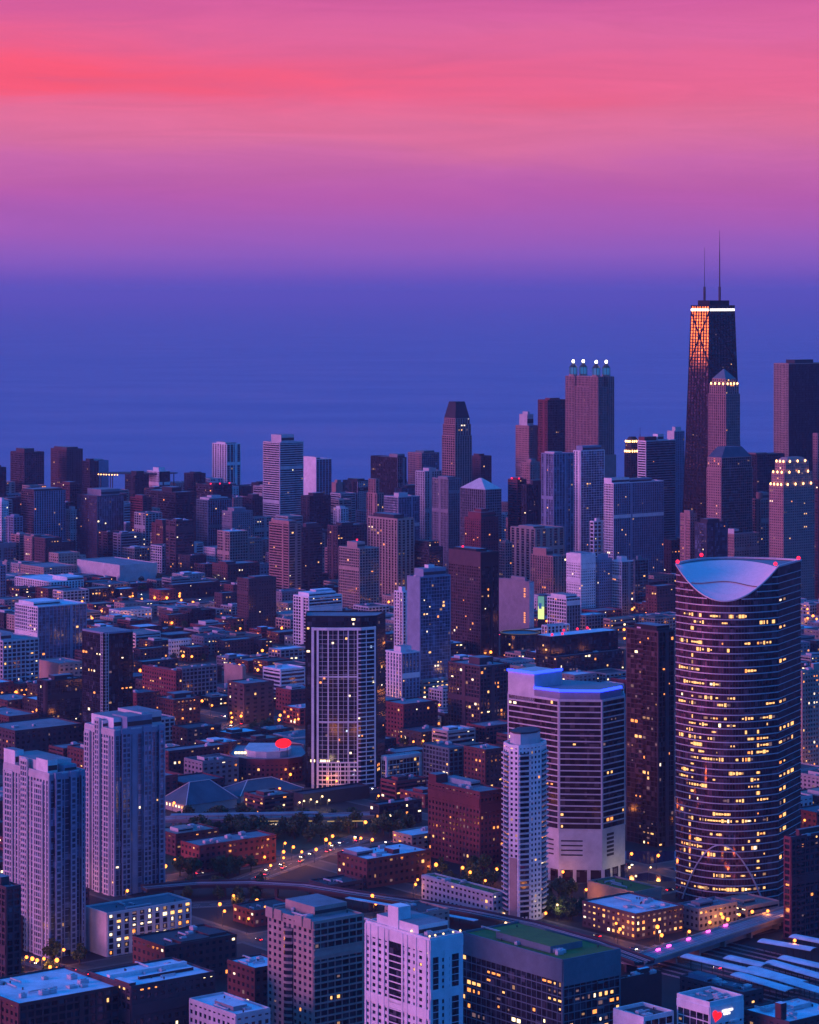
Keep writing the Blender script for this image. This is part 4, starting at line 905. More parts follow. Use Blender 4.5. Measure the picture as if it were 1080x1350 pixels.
# ------------------------------------------------------------------ blocks round the lit advertising panel
T('office_block', 707, 734, 823, 867, 908, 'glass:dark:dark:4:3.6', 22, 'long dark glass block with a lit terrace and a pale roof lined with red beacons', p=[(0, 1, .3, 1, 19, 'glass:black:dark:4:3.6::lit')], b=[(.03, .32, 20), (.18, .32, 20), (.4, .98, 20), (.6, .98, 20), (.75, .98, 20)], lw=(4, 3, 4, 3, 4, 1.5))
T('hotel_block', 722, 747, 765, 790, 846, 'grid:white:dark:4:3.8:vert', 2, 'white stepped hotel with a square arched head beside the glowing panel', p=[(.1, .9, .1, .9, 4, 'white')], cat='hotel', sw='grey')
T('hotel_block', 714.5, 722, 751, 826, 856, 'vert:white:dark:5:4', 2, 'low white ribbed block at the foot of the white stepped hotel', cat='building')
T('shop_building', 796, 805, 838, 817, 836, 'horiz:tan:bronze:5:5:horiz:tan', 16, 'low tan pavilion glowing orange under its roof, left of the curved tower', lw=(4, 1, 9, 0, 0, 5), cat='building')
def round_terrace():
    Y = gy(868); c = px(686, Y+20); r_ = 20.5; pts = [c+Vector((math.cos(a), math.sin(a)))*r_ for a in [math.pi+k*math.pi/12 for k in range(24)]]
    base, poly = rel(pts); root = building('round_building', poly, zp(838, Y), 'glass:dark:dark:3:4', 8, 'round dark building with a glowing terrace rim, left of the glowing panel', base, list(range(2, 10)), dict(cat='building'), Y)
    b = MB(); H = zp(838, Y)
    for p, q in zip(poly, poly[1:]+poly[:1]): b.beam((*p, H+1.3), (*q, H+1.3), .6)
    b.obj('light_strip', em('rim_glow', (1, .75, .5), .1), root)
round_terrace()
def panel():
    Y = gy(836); p = px(709, Y); z0, z1 = zp(816, Y), zp(786, Y); root = empty('billboard', (p[0], p[1], 0), 'tall glowing yellow green advertising panel on the wall beside the blank walled block', 'billboard')
    d = Vector((.93, -.36)); n = Vector((-.36, -.93)); b = MB(); b.ob((0, 0), d, 0, 8, n, -1.2, 0, 0, z1+.6); b.obj('frame', METAL, root)
    s = MB(); s.ob((0, 0), d, .4, 7.6, n, .05, .2, z0, z0+(z1-z0)*.55); s.obj('screen', em('screen_yellow', (.75, .85, .3), 1.3), root)
    s = MB(); s.ob((0, 0), d, .4, 7.6, n, .05, .2, z0+(z1-z0)*.55, z1); s.ob((0, 0), d, 1.4, 4.6, n, .1, .26, z0+(z1-z0)*.45, z0+(z1-z0)*.7, 1); s.obj('screen', [em('screen_green', (.2, .5, .45), .7), em('screen_blue', (.05, .15, .6), .6)], root)
panel()
bw = [o for o in COL.objects if o.get('label', '').startswith('blank walled grey blue')][0]
base, poly, H, Y = rect(657, 698, 704, 768, 838)
for y in (777, 780, 784, 787, 809, 812, 815, 818, 821):
    p = poly[0]*.86+poly[3]*.14-EST*.5; inst('window', LITM[2], bw, (p[0], p[1], zp(y, Y)), (2.2, .3, 1.4), math.atan2(NTH[1], NTH[0]))
# --- rooftop canopy on the skyline
def canopy():
    Y = 4560; c = px(181, Y); root = empty('canopy_roof', (c[0], c[1], 0), 'thin flat canopy roof arching over the skyline at left, lit orange at one end', 'canopy'); H = zp(623, Y)
    b = MB(); pts = [(66*math.cos(k*.2618), 26*math.sin(k*.2618)) for k in range(24)]; b.prism(pts, H-1.2, H, 0, True, None, True); b.obj('roof', MATS['wall_dark'], root)
    for k in range(0, 24, 3): m = MB(); m.cyl(pts[k][0]*.9, pts[k][1]*.9, .8, 0, H-1.2, 8); m.obj('column', METAL, root)
    for k in range(8): inst('lamp', ico('canopy_lamp', em('canopy_glow', (1, .45, .12), 8), .9), root, (-62+k*4.6, -26*math.sqrt(max(.02, 1-((-62+k*4.6)/66)**2)), H-2.2))
canopy()

# ------------------------------------------------------------------ low buildings of the middle
def hip_hall(xl, xc, xr, ye, ya, yb, label, lit):
    base, poly, H, Y = rect(xl, xc, xr, ye, yb); root = empty('sports_hall', (base[0], base[1], 0), label, 'hall'); e, n = poly[1], poly[3]
    w = MB(); w.prism(poly, 0, H); w.obj('wall', MATS['wall_conc'], root)
    za = zp(ya, Y+25); c = sum(poly, Vector((0, 0)))/4; r0 = e*.3+n*.5; r1 = e*.7+n*.5
    q = [c+(p-c)*1.05 for p in poly]; b = MB()
    A, B_, C, D = [(*p, H) for p in q]; R0, R1 = (*r0, za), (*r1, za)
    b.quad(A, B_, R1, R0); b.poly([B_, C, R1]); b.quad(C, D, R0, R1); b.poly([D, A, R0]); b.poly([D, C, B_, A])
    b.obj('roof', MATS['roof_teal'], root)
    k = MB()
    for p, r_ in ((A, R0), (B_, R1), (D, R0), (C, R1), (R0, R1)): k.beam(Vector(p)+Vector((0, 0, .2)), Vector(r_)+Vector((0, 0, .2)), .5)
    k.obj('roof_ridge', PALEM, root)
    r = random.Random(5)
    fr = dict(p=poly[3], d=-n.normalized(), n=Vector((-n[1], n[0])).normalized(), nb=int(n.length//4), bw=4, nf=1, fh=H, pw=1, sf=.3, z0=0)
    fr['n'] = Vector((fr['d'][1], -fr['d'][0]))
    for i in range(fr['nb']):
        if i < lit: lit_window(root, fr, i, 0, LITM[5] if i % 3 else LITM[0])
    PLACED.append(([base+p for p in poly], za, label))
hip_hall(214, 246, 312, 1062, 1030, 1074, 'sports hall with a teal hipped roof and a warmly lit left wall, left of two', 9)
hip_hall(286, 318, 398, 1050, 1028, 1060, 'right one of two sports halls with teal hipped roofs, beside the gridded tower', 0)
T('station_building', 488, 500, 556, 1063, 1092, 'glass:dark:dark:4:5:glass:teal', 8, 'low dark station building with a pale blue roof edge right of the rail platform', cat='building', single=0, lw=(4, 2, 5, 1, 0, 3))
T('parking_deck', 385, 400, 487, 1049, 1064, 'blank:dark:dark:5:5:blank:dark', 0, 'dark parking deck with white lamps at the foot of the gridded tower', cat='garage', u=0)
T('shop_building', 345, 348, 402, 1086, 1094, 'glass:dark:bronze:3:3', 14, 'low kiosk row with a bright yellow window strip under the rail platform', lw=(6, 1, 2, 0, 0, 9), cat='building', single=0, run=(1, 2, 2))
rp = T('pavilion', 503, 509, 554, 999, 1038, 'glass:white:bronze:3.4:4', 18, 'glass pavilion held in a white picture frame of walls', lw=(1, 0, 1, 6, 6, 0), cat='pavilion', crown=2.2)
base, poly, H, Y = rect(503, 509, 554, 999, 1038); f_ = MB(); d = poly[1].normalized()
f_.ob((0, 0), d, -.6, 1.2, -NTH, .2, 1.4, 0, H+.6); f_.ob((0, 0), d, poly[1].length-1.4, poly[1].length+.5, -NTH, .2, 1.4, 0, H+.6); f_.ob((0, 0), d, -.6, poly[1].length+.5, -NTH, .25, 1.45, H-1.6, H+.7); f_.obj('frame', MATS['wall_white'], rp)
def neon_building():
    Y = gy(1032); base, poly = rel([px(302, Y+26), px(309, Y+9), px(326, Y), px(350, Y-3), px(380, Y), px(398, Y+10), px(405, Y+28), px(398, Y+70), px(312, Y+70)]); H = zp(1002, Y)
    root = building('brick_building', poly, H, 'punch:red:dark:3.8:3.8', 9, 'round fronted brick building with a glowing red oval sign on its roof', base, [0, 1, 2, 3, 4, 5], dict(single=0, crown=2.4), Y)
    ph = MB(); c = sum(poly, Vector((0, 0)))/9; ph.prism([c+(p-c)*.6 for p in poly], H, H+5); ph.obj('penthouse', MATS['wall_pale'], root)
    z = zp(978, Y+20); p = px(373.5, Y+12)-base; m = MB(); K = 28
    pts = [(6.2*math.cos(k*6.2832/K), 3.7*math.sin(k*6.2832/K)) for k in range(K)]
    i = len(m.v)
    for yy in (0, .8): m.v += [(p[0]+a, p[1]+yy, z+b+a*.06) for a, b in pts]
    m.f.append(tuple(range(K))); m.m.append(0)
    for k in range(K): m.f.append((k, K+k, K+(k+1) % K, (k+1) % K)); m.m.append(0)
    s = m.obj('oval_sign', NEON, root)
    f = MB()
    for dx in (-3, 3): f.beam((p[0]+dx, p[1]+1.4, H), (p[0]+dx, p[1]+1.4, z+2), .4)
    f.beam((p[0]-5, p[1]+1.3, z), (p[0]+5, p[1]+1.3, z), .4); f.obj('sign_frame', METAL, root)
    for x, y in ((311, 985), (315, 988), (319, 986), (323, 989)): q = px(x, Y+18)-base; inst('window', LITM[5], root, (q[0], q[1], H+2.6), (2, .3, 1.8))
neon_building()

# ------------------------------------------------------------------ rail: platform, viaduct, bridge, train sheds
def deck(name, pts, wd, z, label, cat, mats, th=1.6, rail=True, pil=24):
    b0 = pts[0]; root = empty(name, (b0[0], b0[1], 0), label, cat); P = [p-b0 for p in pts]; m = MB(); rl = MB(); tk = MB()
    Ls = []; 
    nrm = []
    for i in range(len(P)):
        d = (P[min(i+1, len(P)-1)]-P[max(0, i-1)]).normalized(); nrm.append(Vector((d[1], -d[0])))
    for i in range(len(P)-1):
        a, b = P[i], P[i+1]; q = [a-nrm[i]*-wd/2, b-nrm[i+1]*-wd/2, b-nrm[i+1]*wd/2, a-nrm[i]*wd/2]; m.prism(q, z-th, z, 0, True, None, True)
        for s in (-1, 1): rl.beam((*(a+nrm[i]*s*wd/2), z+.5), (*(b+nrm[i+1]*s*wd/2), z+.5), .9)
        for s in (-.28, -.14, .14, .28): tk.beam((*(a+nrm[i]*s*wd), z+.1), (*(b+nrm[i+1]*s*wd), z+.1), .22)
    m.obj('deck', mats[0], root)
    if rail: rl.obj('parapet', mats[1], root)
    tk.obj('rails', PALEM, root)
    tot = 0
    for i in range(len(P)-1):
        Lg = (P[i+1]-P[i]).length; n = max(1, int(Lg//pil))
        for k in range(n):
            p = P[i]+(P[i+1]-P[i])*((k+.5)/n)
            c = MB(); c.ob(p+nrm[i]*(wd*.3), -nrm[i], 0, wd*.6, Vector((nrm[i][1], -nrm[i][0])), -.8, .8, 0, z-th-.02); c.obj('pier', mats[1], root)
    for a, b, na, nb2 in zip(P, P[1:], nrm, nrm[1:]): AVOID.append([b0+a+na*wd/2, b0+b+nb2*wd/2, b0+b-nb2*wd/2, b0+a-na*wd/2])
    return root, P, nrm
rt_, P_, n_2 = deck('rail_platform', [gp(x, y, 8) for x, y in ((205, 1080), (300, 1079), (400, 1077), (492, 1074))], 12, 8, 'long raised rail platform with a yellow lit edge in front of the hipped halls', 'rail platform', (MATS['wall_grey'], MATS['wall_conc']))
for x0, x1 in ((236, 262), (278, 335), (340, 395), (398, 412), (432, 480)):
    a, b = gp(x0, 1079, 8)-gp(205, 1080, 8), gp(x1, 1078.5, 8)-gp(205, 1080, 8); s_ = MB(); s_.beam((a[0], a[1]-6.3, 7.1), (b[0], b[1]-6.3, 7.1), .55); s_.obj('light_strip', em('platform_glow', (1, .62, .2), .55), rt_)
cn = MB(); a, b = gp(225, 1074, 12)-gp(205, 1080, 8), gp(420, 1071, 12)-gp(205, 1080, 8); cn.ob(a, (b-a).normalized(), 0, (b-a).length, Vector((0, -1)), -4, 4, 11.7, 12.1)
for k in range(14): q = a+(b-a)*((k+.5)/14); cn.beam((q[0], q[1], 8), (q[0], q[1], 11.8), .35)
cn.obj('canopy', MATS['roof_grey'], rt_)
deck('rail_viaduct', [gp(x, y, 8) for x, y in ((190, 1171), (260, 1165), (330, 1164), (400, 1168), (470, 1179), (560, 1192), (623, 1203), (700, 1219), (780, 1242), (850, 1268))], 13, 8, 'dark curving rail viaduct across the lower middle, behind the tan and white towers', 'viaduct', (MATS['wall_dark'], MATS['wall_brown']))
def canopies():
    A, B = gp(458, 1183, 13), gp(628, 1213, 13); root = empty('platform_canopy', (A[0], A[1], 0), 'long pale platform roof beside the dark viaduct, behind the white tower', 'canopy'); d = (B-A); Lg = d.length; d /= Lg; n = Vector((d[1], -d[0]))
    m = MB(); m.ob((0, 0), d, 0, Lg, n, -2, 2.2, 12.6, 13); m.obj('roof', MATS['roof_lit'], root); p = MB()
    for k in range(12): q = d*(Lg*(k+.5)/12); p.beam((*q, 8), (*q, 12.6), .35)
    p.obj('posts', METAL, root)
    PLACED.append(([A+n*2, B+n*2, B-n*2, A-n*2], 13, 'x'))
canopies()
br, P_, n_3 = deck('road_bridge', [gp(x, y, 7) for x, y in ((835, 1268), (930, 1237), (1000, 1214), (1070, 1192))], 15, 7, 'raised road bridge climbing to the curved tower with magenta train lights', 'bridge', (MATS['wall_grey'], MATS['wall_tan']), 2.2)
b0 = gp(835, 1268, 7)
for x, y in ((868, 1252), (882, 1247), (908, 1238), (934, 1228), (957, 1220)):
    q = gp(x, y, 8.2)-b0; s_ = MB(); dd = (P_[1]-P_[0]).normalized(); s_.beam((*(q-dd*1.6), 8.2), (*(q+dd*1.6), 8.2), 1.0); s_.obj('light_strip', MAG, br)
em_wall = MB(); a, b = gp(925, 1252, 2)-b0, gp(1030, 1216, 2)-b0
em_wall.ob(a, (b-a).normalized(), 0, (b-a).length, Vector(((b-a)[1], -(b-a)[0])).normalized(), -1, 0, 0, 6); em_wall.obj('retaining_wall', MATS['wall_tan'], br)
SH = [((904, 1260), (1034, 1291), 'longest shed, at the left'), ((1016, 1268), (1088, 1289), 'ending at the right edge, third from the back'), ((1032, 1262), (1092, 1276), 'second from the back'), ((971, 1284), (1044, 1306), 'nearest to the teal roofed block'), ((990, 1276), (1060, 1296), 'in the middle of the row'), ((1004, 1240), (1074, 1252), 'farthest back beside the bridge'),
      ((1046, 1234), (1092, 1243), 'short piece above the farthest long shed'), ((1030, 1290), (1092, 1309), 'right end piece nearest to the corner block'), ((960, 1262), (1010, 1273), 'short narrow piece between the longest shed and the rest')]
for a, b, wds in SH:
    A, B = gp(*a, 6.5), gp(*b, 6.5); root = empty('train_shed', (A[0], A[1], 0), 'pale platform roof over the tracks, '+wds, 'train shed', 'platform roofs over the tracks at lower right'); d = B-A; Lg = d.length; d /= Lg; n = Vector((d[1], -d[0]))
    m = MB()
    for k in range(6):
        o0, o1 = -4.6+k*9.2/6, -4.6+(k+1)*9.2/6; z0, z1 = [6.6+.9*(1-(o/4.6)**2) for o in (o0, o1)]
        q = [(*(n*o0), z0), (*(n*o1), z1), (*(d*Lg+n*o1), z1), (*(d*Lg+n*o0), z0)]; m.quad(*q); m.quad(*[(x, y, z-.25) for x, y, z in q[::-1]])
    m.obj('roof', MATS['roof_lit'], root); p = MB()
    for k in range(9): q = d*(Lg*(k+.5)/9); p.beam((*q, 0), (*q, 6.7), .35)
    p.obj('posts', METAL, root)
    PLACED.append(([A+n*4, B+n*4, B-n*4, A-n*4], 8, 'x'))
# ------------------------------------------------------------------ lower right corner
T('brick_building', 811, 818, 872, 1293, 1345, 'blank:brick:dark:5:4:blank:lit', 1, 'brick shed with a blank wall and pale roof right of the lawn roofed office', p=[(.5, .75, .2, .8, 3.5, 'brown')], u=2, single=0)
T('brick_building', 897, 980, 1006, 1311, 1372, 'punch:brown:dark:4.5:4:punch:teal', 2, 'low block with a broad teal roof behind the building with the red heart sign', u=5, p=[(.1, .6, .6, .9, 3, 'blue'), (.2, .7, .2, .4, 1.5, 'teal')], single=0)
T('brick_building', 978, 1041, 1115, 1350, 1440, 'punch:brown:dark:4.5:4:punch:lit', 2, 'brown block with a pale roof and brick chimney in the lower right corner', u=9, p=[(.02, .12, .2, .32, 8, 'brick'), (.5, .8, .5, .7, 2.2, 'pale')])
T('office_building', 809, 849, 888, 1346, 1440, 'blank:white:dark:5:4:glass:dark', 1, 'low white wing with a dark sunken roof left of the red heart sign', par=1.8, u=2, cat='building')
rs = T('office_building', 893, 936, 980, 1328, 1440, 'glass:white:dark:4.5:4:punch', 4, 'white edged office with a glowing red heart and white sign at its top corner', par=2.4, crown=3.5, u=6, p=[(.15, .8, .35, .9, .9, 'dark')], cat='building')
base, poly, H, Y = rect(893, 936, 980, 1328, 1440); e, n = poly[1].normalized(), poly[3].normalized()
q_ = [poly[0]-n*.2-e*.05, poly[1]-n*.2]; wv = MB(); wv.ob((0, 0), e, .0, poly[1].length, -n, .3, .5, H-8.5, H-3.4); wv.obj('sign_wall', MATS['wall_white'], rs)
hm = MB(); K = 40; pts = []
for k in range(K):
    t_ = k*6.28318/K; a = 16*math.sin(t_)**3; b = 13*math.cos(t_)-5*math.cos(2*t_)-2*math.cos(3*t_)-math.cos(4*t_); a, b = a*.19, b*.18; c_, s_ = math.cos(-.35), math.sin(-.35); pts.append((a*c_-b*s_, a*s_+b*c_))
for off in (.55, .85): hm.v += [(*(e*(4.0+a)-n*off), H-4.6+b) for a, b in pts]
hm.f.append(tuple(range(K, 2*K))); hm.m.append(0)
for k in range(K): hm.f.append((k, (k+1) % K, K+(k+1) % K, K+k)); hm.m.append(0)
hm.obj('heart_sign', NEON, rs)
r = random.Random(1)
for row, (z, s0, s1) in enumerate(((H-3.0, 7.6, 14.6), (H-4.5, 8.6, 12.4))):
    b = MB(); s_ = s0
    while s_ < s1: wd = r.uniform(.42, .7); b.ob((0, 0), e, s_, s_+wd, -n, .55, .8, z-.45*r.choice((1, 1, .8)), z+.45); s_ += wd+.14
    b.obj('sign_lettering', em('sign_white', (1, .9, .92), 2.2), rs)
# mast by the left edge building, lamp mast in the brown block
# ------------------------------------------------------------------ street lamps
def lamp_mesh(h):
    b = MB(); b.cyl(0, 0, .14, 0, h, 6, .09); b.beam((0, 0, h-.1), (1.2, 0, h+.15), .14); p = b.mesh('lamp_pole', [METAL]); return p
POLE = lamp_mesh(9)
HEADO = ico('lamp_head', LAMP, 1.05); HEADW = ico('lamp_head', LAMPW, .75)
HEADO2 = ico('lamp_head', LAMP, 1.5)
def plight(nm, col, e): l = bpy.data.lights.new(nm, 'POINT'); l.energy = e; l.color = col; l.shadow_soft_size = 1.3; return l
PLO = plight('lamp_light', (1, .3, .06), 3000); PLW = plight('lamp_light', (1, .7, .42), 2200)
LG = [
 ('orange street lamp in the row behind the low white shop', 'street lamps behind the low white shop', [(136.7, 777), (155, 782), (171, 783), (171.5, 788), (187, 789.5), (204, 788), (220, 788), (239, 791), (254.6, 794)], 0),
 ('orange street lamp among the low brick blocks at left', 'street lamps among the low brick blocks', [(205, 828), (215, 829), (241.5, 840), (259, 842), (261, 829), (281, 837), (311, 833), (327.6, 835), (334.6, 842), (339.5, 829), (372, 828), (239.6, 858), (185, 884), (340, 883)], 0),
 ('pale street lamp under the grey brick tower at left', 'pale street lamps under the grey brick tower', [(244.5, 760.5), (260, 760.5), (258, 813), (262.5, 813), (217, 742), (125, 749)], 1),
 ('orange street lamp on the busy street left of the gridded tower', 'street lamps on the busy street', [(266.5, 924), (324.6, 933), (304.7, 940), (308.7, 937), (340, 920), (350.5, 916.6), (369.5, 943), (368, 949), (389, 949), (393.6, 948), (305, 952), (178.5, 912), (306, 946), (318, 944)], 0),
 ('orange street lamp along the orange lit road by the park', 'street lamps along the orange road by the park', [(349, 1130), (374, 1123), (398, 1123), (417, 1120), (430, 1107), (435, 1112), (468, 1105), (476, 1105), (491, 1107), (374, 1131), (357, 1141)], 0),
 ('orange street lamp in the park in front of the rail platform', 'street lamps in the park', [(445, 1084), (482, 1084), (225, 1038), (232, 1028), (383, 1021)], 0),
 ('orange street lamp under the curving rail viaduct', 'street lamps under the viaduct', [(308, 1181), (339, 1187), (548, 1166), (491, 1181), (218, 1142), (350, 1196), (290, 1192)], 0),
 ('orange street lamp at the foot of the glass pavilion', 'street lamps near the glass pavilion', [(542, 1034), (587, 1024), (585.7, 979), (600.7, 974), (652, 966.7), (558, 977), (538, 1036)], 0),
 ('pale lamp beside the banded hotel tower', 'lamps beside the banded hotel tower', [(738, 1166), (735, 1193), (830, 1143.6), (858, 1143.6), (838.6, 1155), (667, 1217), (683, 1217)], 1),
 ('orange street lamp near the low brick corner building', 'street lamps near the low brick corner building', [(819.5, 1184), (773, 1173), (817.5, 1225), (867, 1222), (805, 1197), (620, 1150), (655, 1146), (575, 1140), (610, 1144), (640, 1161)], 0),
 ('orange street lamp at the foot of the curved glass tower', 'street lamps at the curved glass tower', [(929, 1203.6), (951, 1205), (992, 1202), (1012.5, 1201), (936, 1216), (1048, 1240), (975, 1206), (960, 1212)], 0),
 ('orange street lamp left of the curved tower behind the long dark block', 'street lamps behind the long dark block', [(795, 807.6), (855, 815), (872, 810), (890, 819), (855.5, 834), (823, 830), (833, 812)], 0),
 ('orange street lamp at the foot of the nearer white and blue tower', 'street lamps at the nearer white tower', [(35, 1262), (42.6, 1264), (49, 1266), (58, 1264), (75, 1266), (66, 1275), (75, 1277), (54.6, 1287), (112, 1135)], 0),
 ('orange street lamp in the streets along the left edge', 'street lamps along the left edge', [(35, 837.6), (51, 901), (21, 913), (32, 917), (42, 911), (49, 936), (43, 939), (33, 940), (10, 765), (51, 772), (82, 773)], 0),
 ('pale lamp on the parking deck at the foot of the gridded tower', 'lamps on the parking deck', [(386, 1056), (401, 1056), (418, 1057), (434, 1055), (374, 1061), (395, 1058), (410, 1054), (425, 1050)], 1),
 ('orange street lamp beside the tan lit office at the right edge', 'street lamps at the right edge', [(1065, 815), (1077, 816), (1055, 1014), (1062, 1010), (1070, 1009), (1036, 1216), (1072, 812)], 0),
 ('pale street lamp below the dark brown tower with a black crown', 'pale street lamps below the black crowned tower', [(640.7, 855.7), (599, 851.7), (613, 839), (560, 960), (572, 955)], 1)]
rl = random.Random(9)
for lab, grp, pts, kind in LG:
    for (x, y) in pts:
        p = gp(x, y, 9.2); rt2 = empty('street_lamp', (p[0]-1.2, p[1], 0), lab, 'street lamp', grp)
        inst('pole', POLE, rt2, (0, 0, 0)); s = rl.uniform(.75, 1.15); inst('lamp_head', HEADW if kind else (HEADO if p[1] < 2500 else HEADO2), rt2, (1.2, 0, 9.2), (s,)*3); inst('lamp_light', PLW if kind else PLO, rt2, (1.2, 0, 7.6))
def free(p, m=1.0): return not any(inside(p, q) for q, _, _ in PLACED)
def inside(p, q):
    s = None
    for a, b in zip(q, q[1:]+q[:1]):
        c = (b[0]-a[0])*(p[1]-a[1])-(b[1]-a[1])*(p[0]-a[0])
        if s is None: s = c > 0
        elif (c > 0) != s: return False
    return True
PARKZ = [gp(215, 1116), gp(500, 1112), gp(500, 1084), gp(215, 1084)]
for gi, (A, d, n, Lg) in enumerate(GRID_SEGS):
    k = 0
    while k < Lg:
        p = A+d*(k+rl.uniform(-5, 5))+n*rl.choice((-7.2, 7.2)); k += rl.choice((42, 60, 85))
        sx, sy = 540+F*p[0]/p[1], HY+F*HC/p[1]
        if not (10 < sx < 1070) or not (790 < sy < 1290) or not free(p) or inside(p, PARKZ): continue
        if sx < 440: lab, grp = 'orange street lamp on the block streets left of the gridded tower', 'lamps on the block streets at left'
        elif sx < 830: lab, grp = 'orange street lamp between the blocks around the banded hotel tower', 'lamps on the block streets in the middle'
        else: lab, grp = 'orange street lamp between the blocks around the curved glass tower', 'lamps on the block streets at right'
        rt2 = empty('street_lamp', (p[0]-1.2, p[1], 0), lab, 'street lamp', grp); inst('pole', POLE, rt2, (0, 0, 0)); s = rl.uniform(.7, 1.0)
        inst('lamp_head', HEADO if p[1] < 2500 else HEADO2, rt2, (1.2, 0, 9.2), (s,)*3); inst('lamp_light', PLO, rt2, (1.2, 0, 7.6))
# ------------------------------------------------------------------ cars
def car_kit(m):
    b = MB(); b.prism([(-2.2, -.9), (2.2, -.9), (2.2, .9), (-2.2, .9)], .35, .95, 0, True, [(-2.15, -.85), (2.1, -.85), (2.1, .85), (-2.15, .85)], True); body = b.mesh('car', [m])
    c = MB(); c.prism([(-1.7, -.82), (1.1, -.82), (1.1, .82), (-1.7, .82)], .95, 1.5, 0, True, [(-1.3, -.65), (.5, -.65), (.5, .65), (-1.3, .65)]); cab = c.mesh('cabin', [MATS['glass_dark']]); return body, cab
KITS = [car_kit(mat('car_'+k, c, .3, .2, var=0, spec=.6)) for k, c in (('dark', (.03, .03, .035)), ('white', (.7, .7, .7)), ('red', (.3, .02, .02)), ('silver', (.35, .36, .38)))]
wb = MB()
for k in range(10): pass
def wheel_mesh():
    b = MB(); b.cyl(0, 0, .33, -.12, .12, 10); me = b.mesh('wheel', [MATS['wall_black']]); return me
WH = wheel_mesh(); HL = unit('headlight', em('headlight_white', (1, .85, .6), 14)); TL = unit('tail_light', em('tail_red', (1, .02, .03), 9))
def car(p, d, lab, grp, r):
    body, cab = r.choice(KITS); rz = math.atan2(d[1], d[0]); o = bpy.data.objects.new('car', body); COL.objects.link(o); o.location = (p[0], p[1], .02); o.rotation_euler = (0, 0, rz); tag(o, lab, 'car', grp)
    inst('cabin', cab, o, (0, 0, 0))
    for sx in (-1.4, 1.4):
        for sy in (-.85, .85): w_ = inst('wheel', WH, o, (sx, sy, .33)); w_.rotation_euler = (math.pi/2, 0, 0)
    for sy in (-.6, .6): inst('headlight', HL, o, (2.22, sy, .7), (.12, .45, .3)); inst('tail_light', TL, o, (-2.22, sy, .75), (.12, .45, .3))
rc = random.Random(12)
for (A, d, n, Lg), k, lab, grp in ((LARRABEE, 15, 'car with lights on along the orange lit road by the park', 'cars on the orange road by the park'), (NORTHST, 18, 'car with lights on along the busy street left of the gridded tower', 'cars on the busy street'), (RIVERST, 9, 'car on the street below the banded hotel tower', 'cars below the banded hotel tower'), (LAMPST, 10, 'car on the street with the row of orange lamps behind the white shop', 'cars on the lamp lined street'), (CROSS, 10, 'car on the street among the low brick blocks', 'cars among the low brick blocks'), (TOWERST, 5, 'car on the street at the foot of the nearer white tower', 'cars at the nearer white tower')):
    for i in range(k):
        s = (i+rc.uniform(.2, .8))/k*Lg; sd_ = rc.choice((-1, 1)); car(A+d*s+n*sd_*3.2, d*sd_, lab, grp, rc)
for A, d, n, Lg in GRID_SEGS:
    k = rc.uniform(0, 60)
    while k < Lg:
        p = A+d*k; k += rc.uniform(25, 120); sx, sy = 540+F*p[0]/p[1], HY+F*HC/p[1]; sg = rc.choice((-1, 1))
        if not (10 < sx < 1070) or not (830 < sy < 1290) or not free(p) or inside(p, PARKZ): continue
        lab, grp = ('car on the block streets left of the gridded tower', 'cars on the block streets at left') if sx < 440 else ('car between the blocks around the banded hotel and curved tower', 'cars on the block streets at right')
        car(p+n*sg*2.8, d*sg, lab, grp, rc)
# ------------------------------------------------------------------ trees
LEAF = mat('leaf', (.05, .085, .03), .8, var=.5, scale=.6); BARK = mat('bark', (.06, .045, .035), .9, var=.3, scale=2)
def tree_kit(sd_):
    r = random.Random(sd_); b = MB(); h = r.uniform(2.2, 3.2); b.cyl(0, 0, .3, 0, h, 7, .2)
    lobes = []
    for k in range(6):
        a = k*1.05+r.uniform(-.3, .3); q = Vector((math.cos(a)*r.uniform(1.2, 2.2), math.sin(a)*r.uniform(1.2, 2.2), h+r.uniform(.8, 3.4))); b.beam((0, 0, h-.6), tuple(q), .16); lobes.append((q, r.uniform(1.3, 2.1)))
    lobes.append((Vector((0, 0, h+4.2)), 1.6)); c = MB()
    for q, R in lobes:
        for _ in range(60):
            v = Vector((r.gauss(0, 1), r.gauss(0, 1), r.gauss(0, 1))).normalized()*R*r.uniform(.55, 1.08)
            p = q+v*.95; u = Vector((r.gauss(0, 1), r.gauss(0, 1), r.gauss(0, .6))).normalized()*r.uniform(.25, .5); w_ = u.cross(Vector((r.gauss(0, 1), r.gauss(0, 1), r.gauss(0, 1)))).normalized()*r.uniform(.2, .45)
            c.quad(tuple(p-u-w_), tuple(p+u-w_), tuple(p+u+w_), tuple(p-u+w_))
    return b.mesh('trunk', [BARK]), c.mesh('crown', [LEAF])
TK = [tree_kit(k) for k in range(6)]
def inside(p, q):
    s = None
    for a, b in zip(q, q[1:]+q[:1]):
        c = (b[0]-a[0])*(p[1]-a[1])-(b[1]-a[1])*(p[0]-a[0])
        if s is None: s = c > 0
        elif (c > 0) != s: return False
    return True
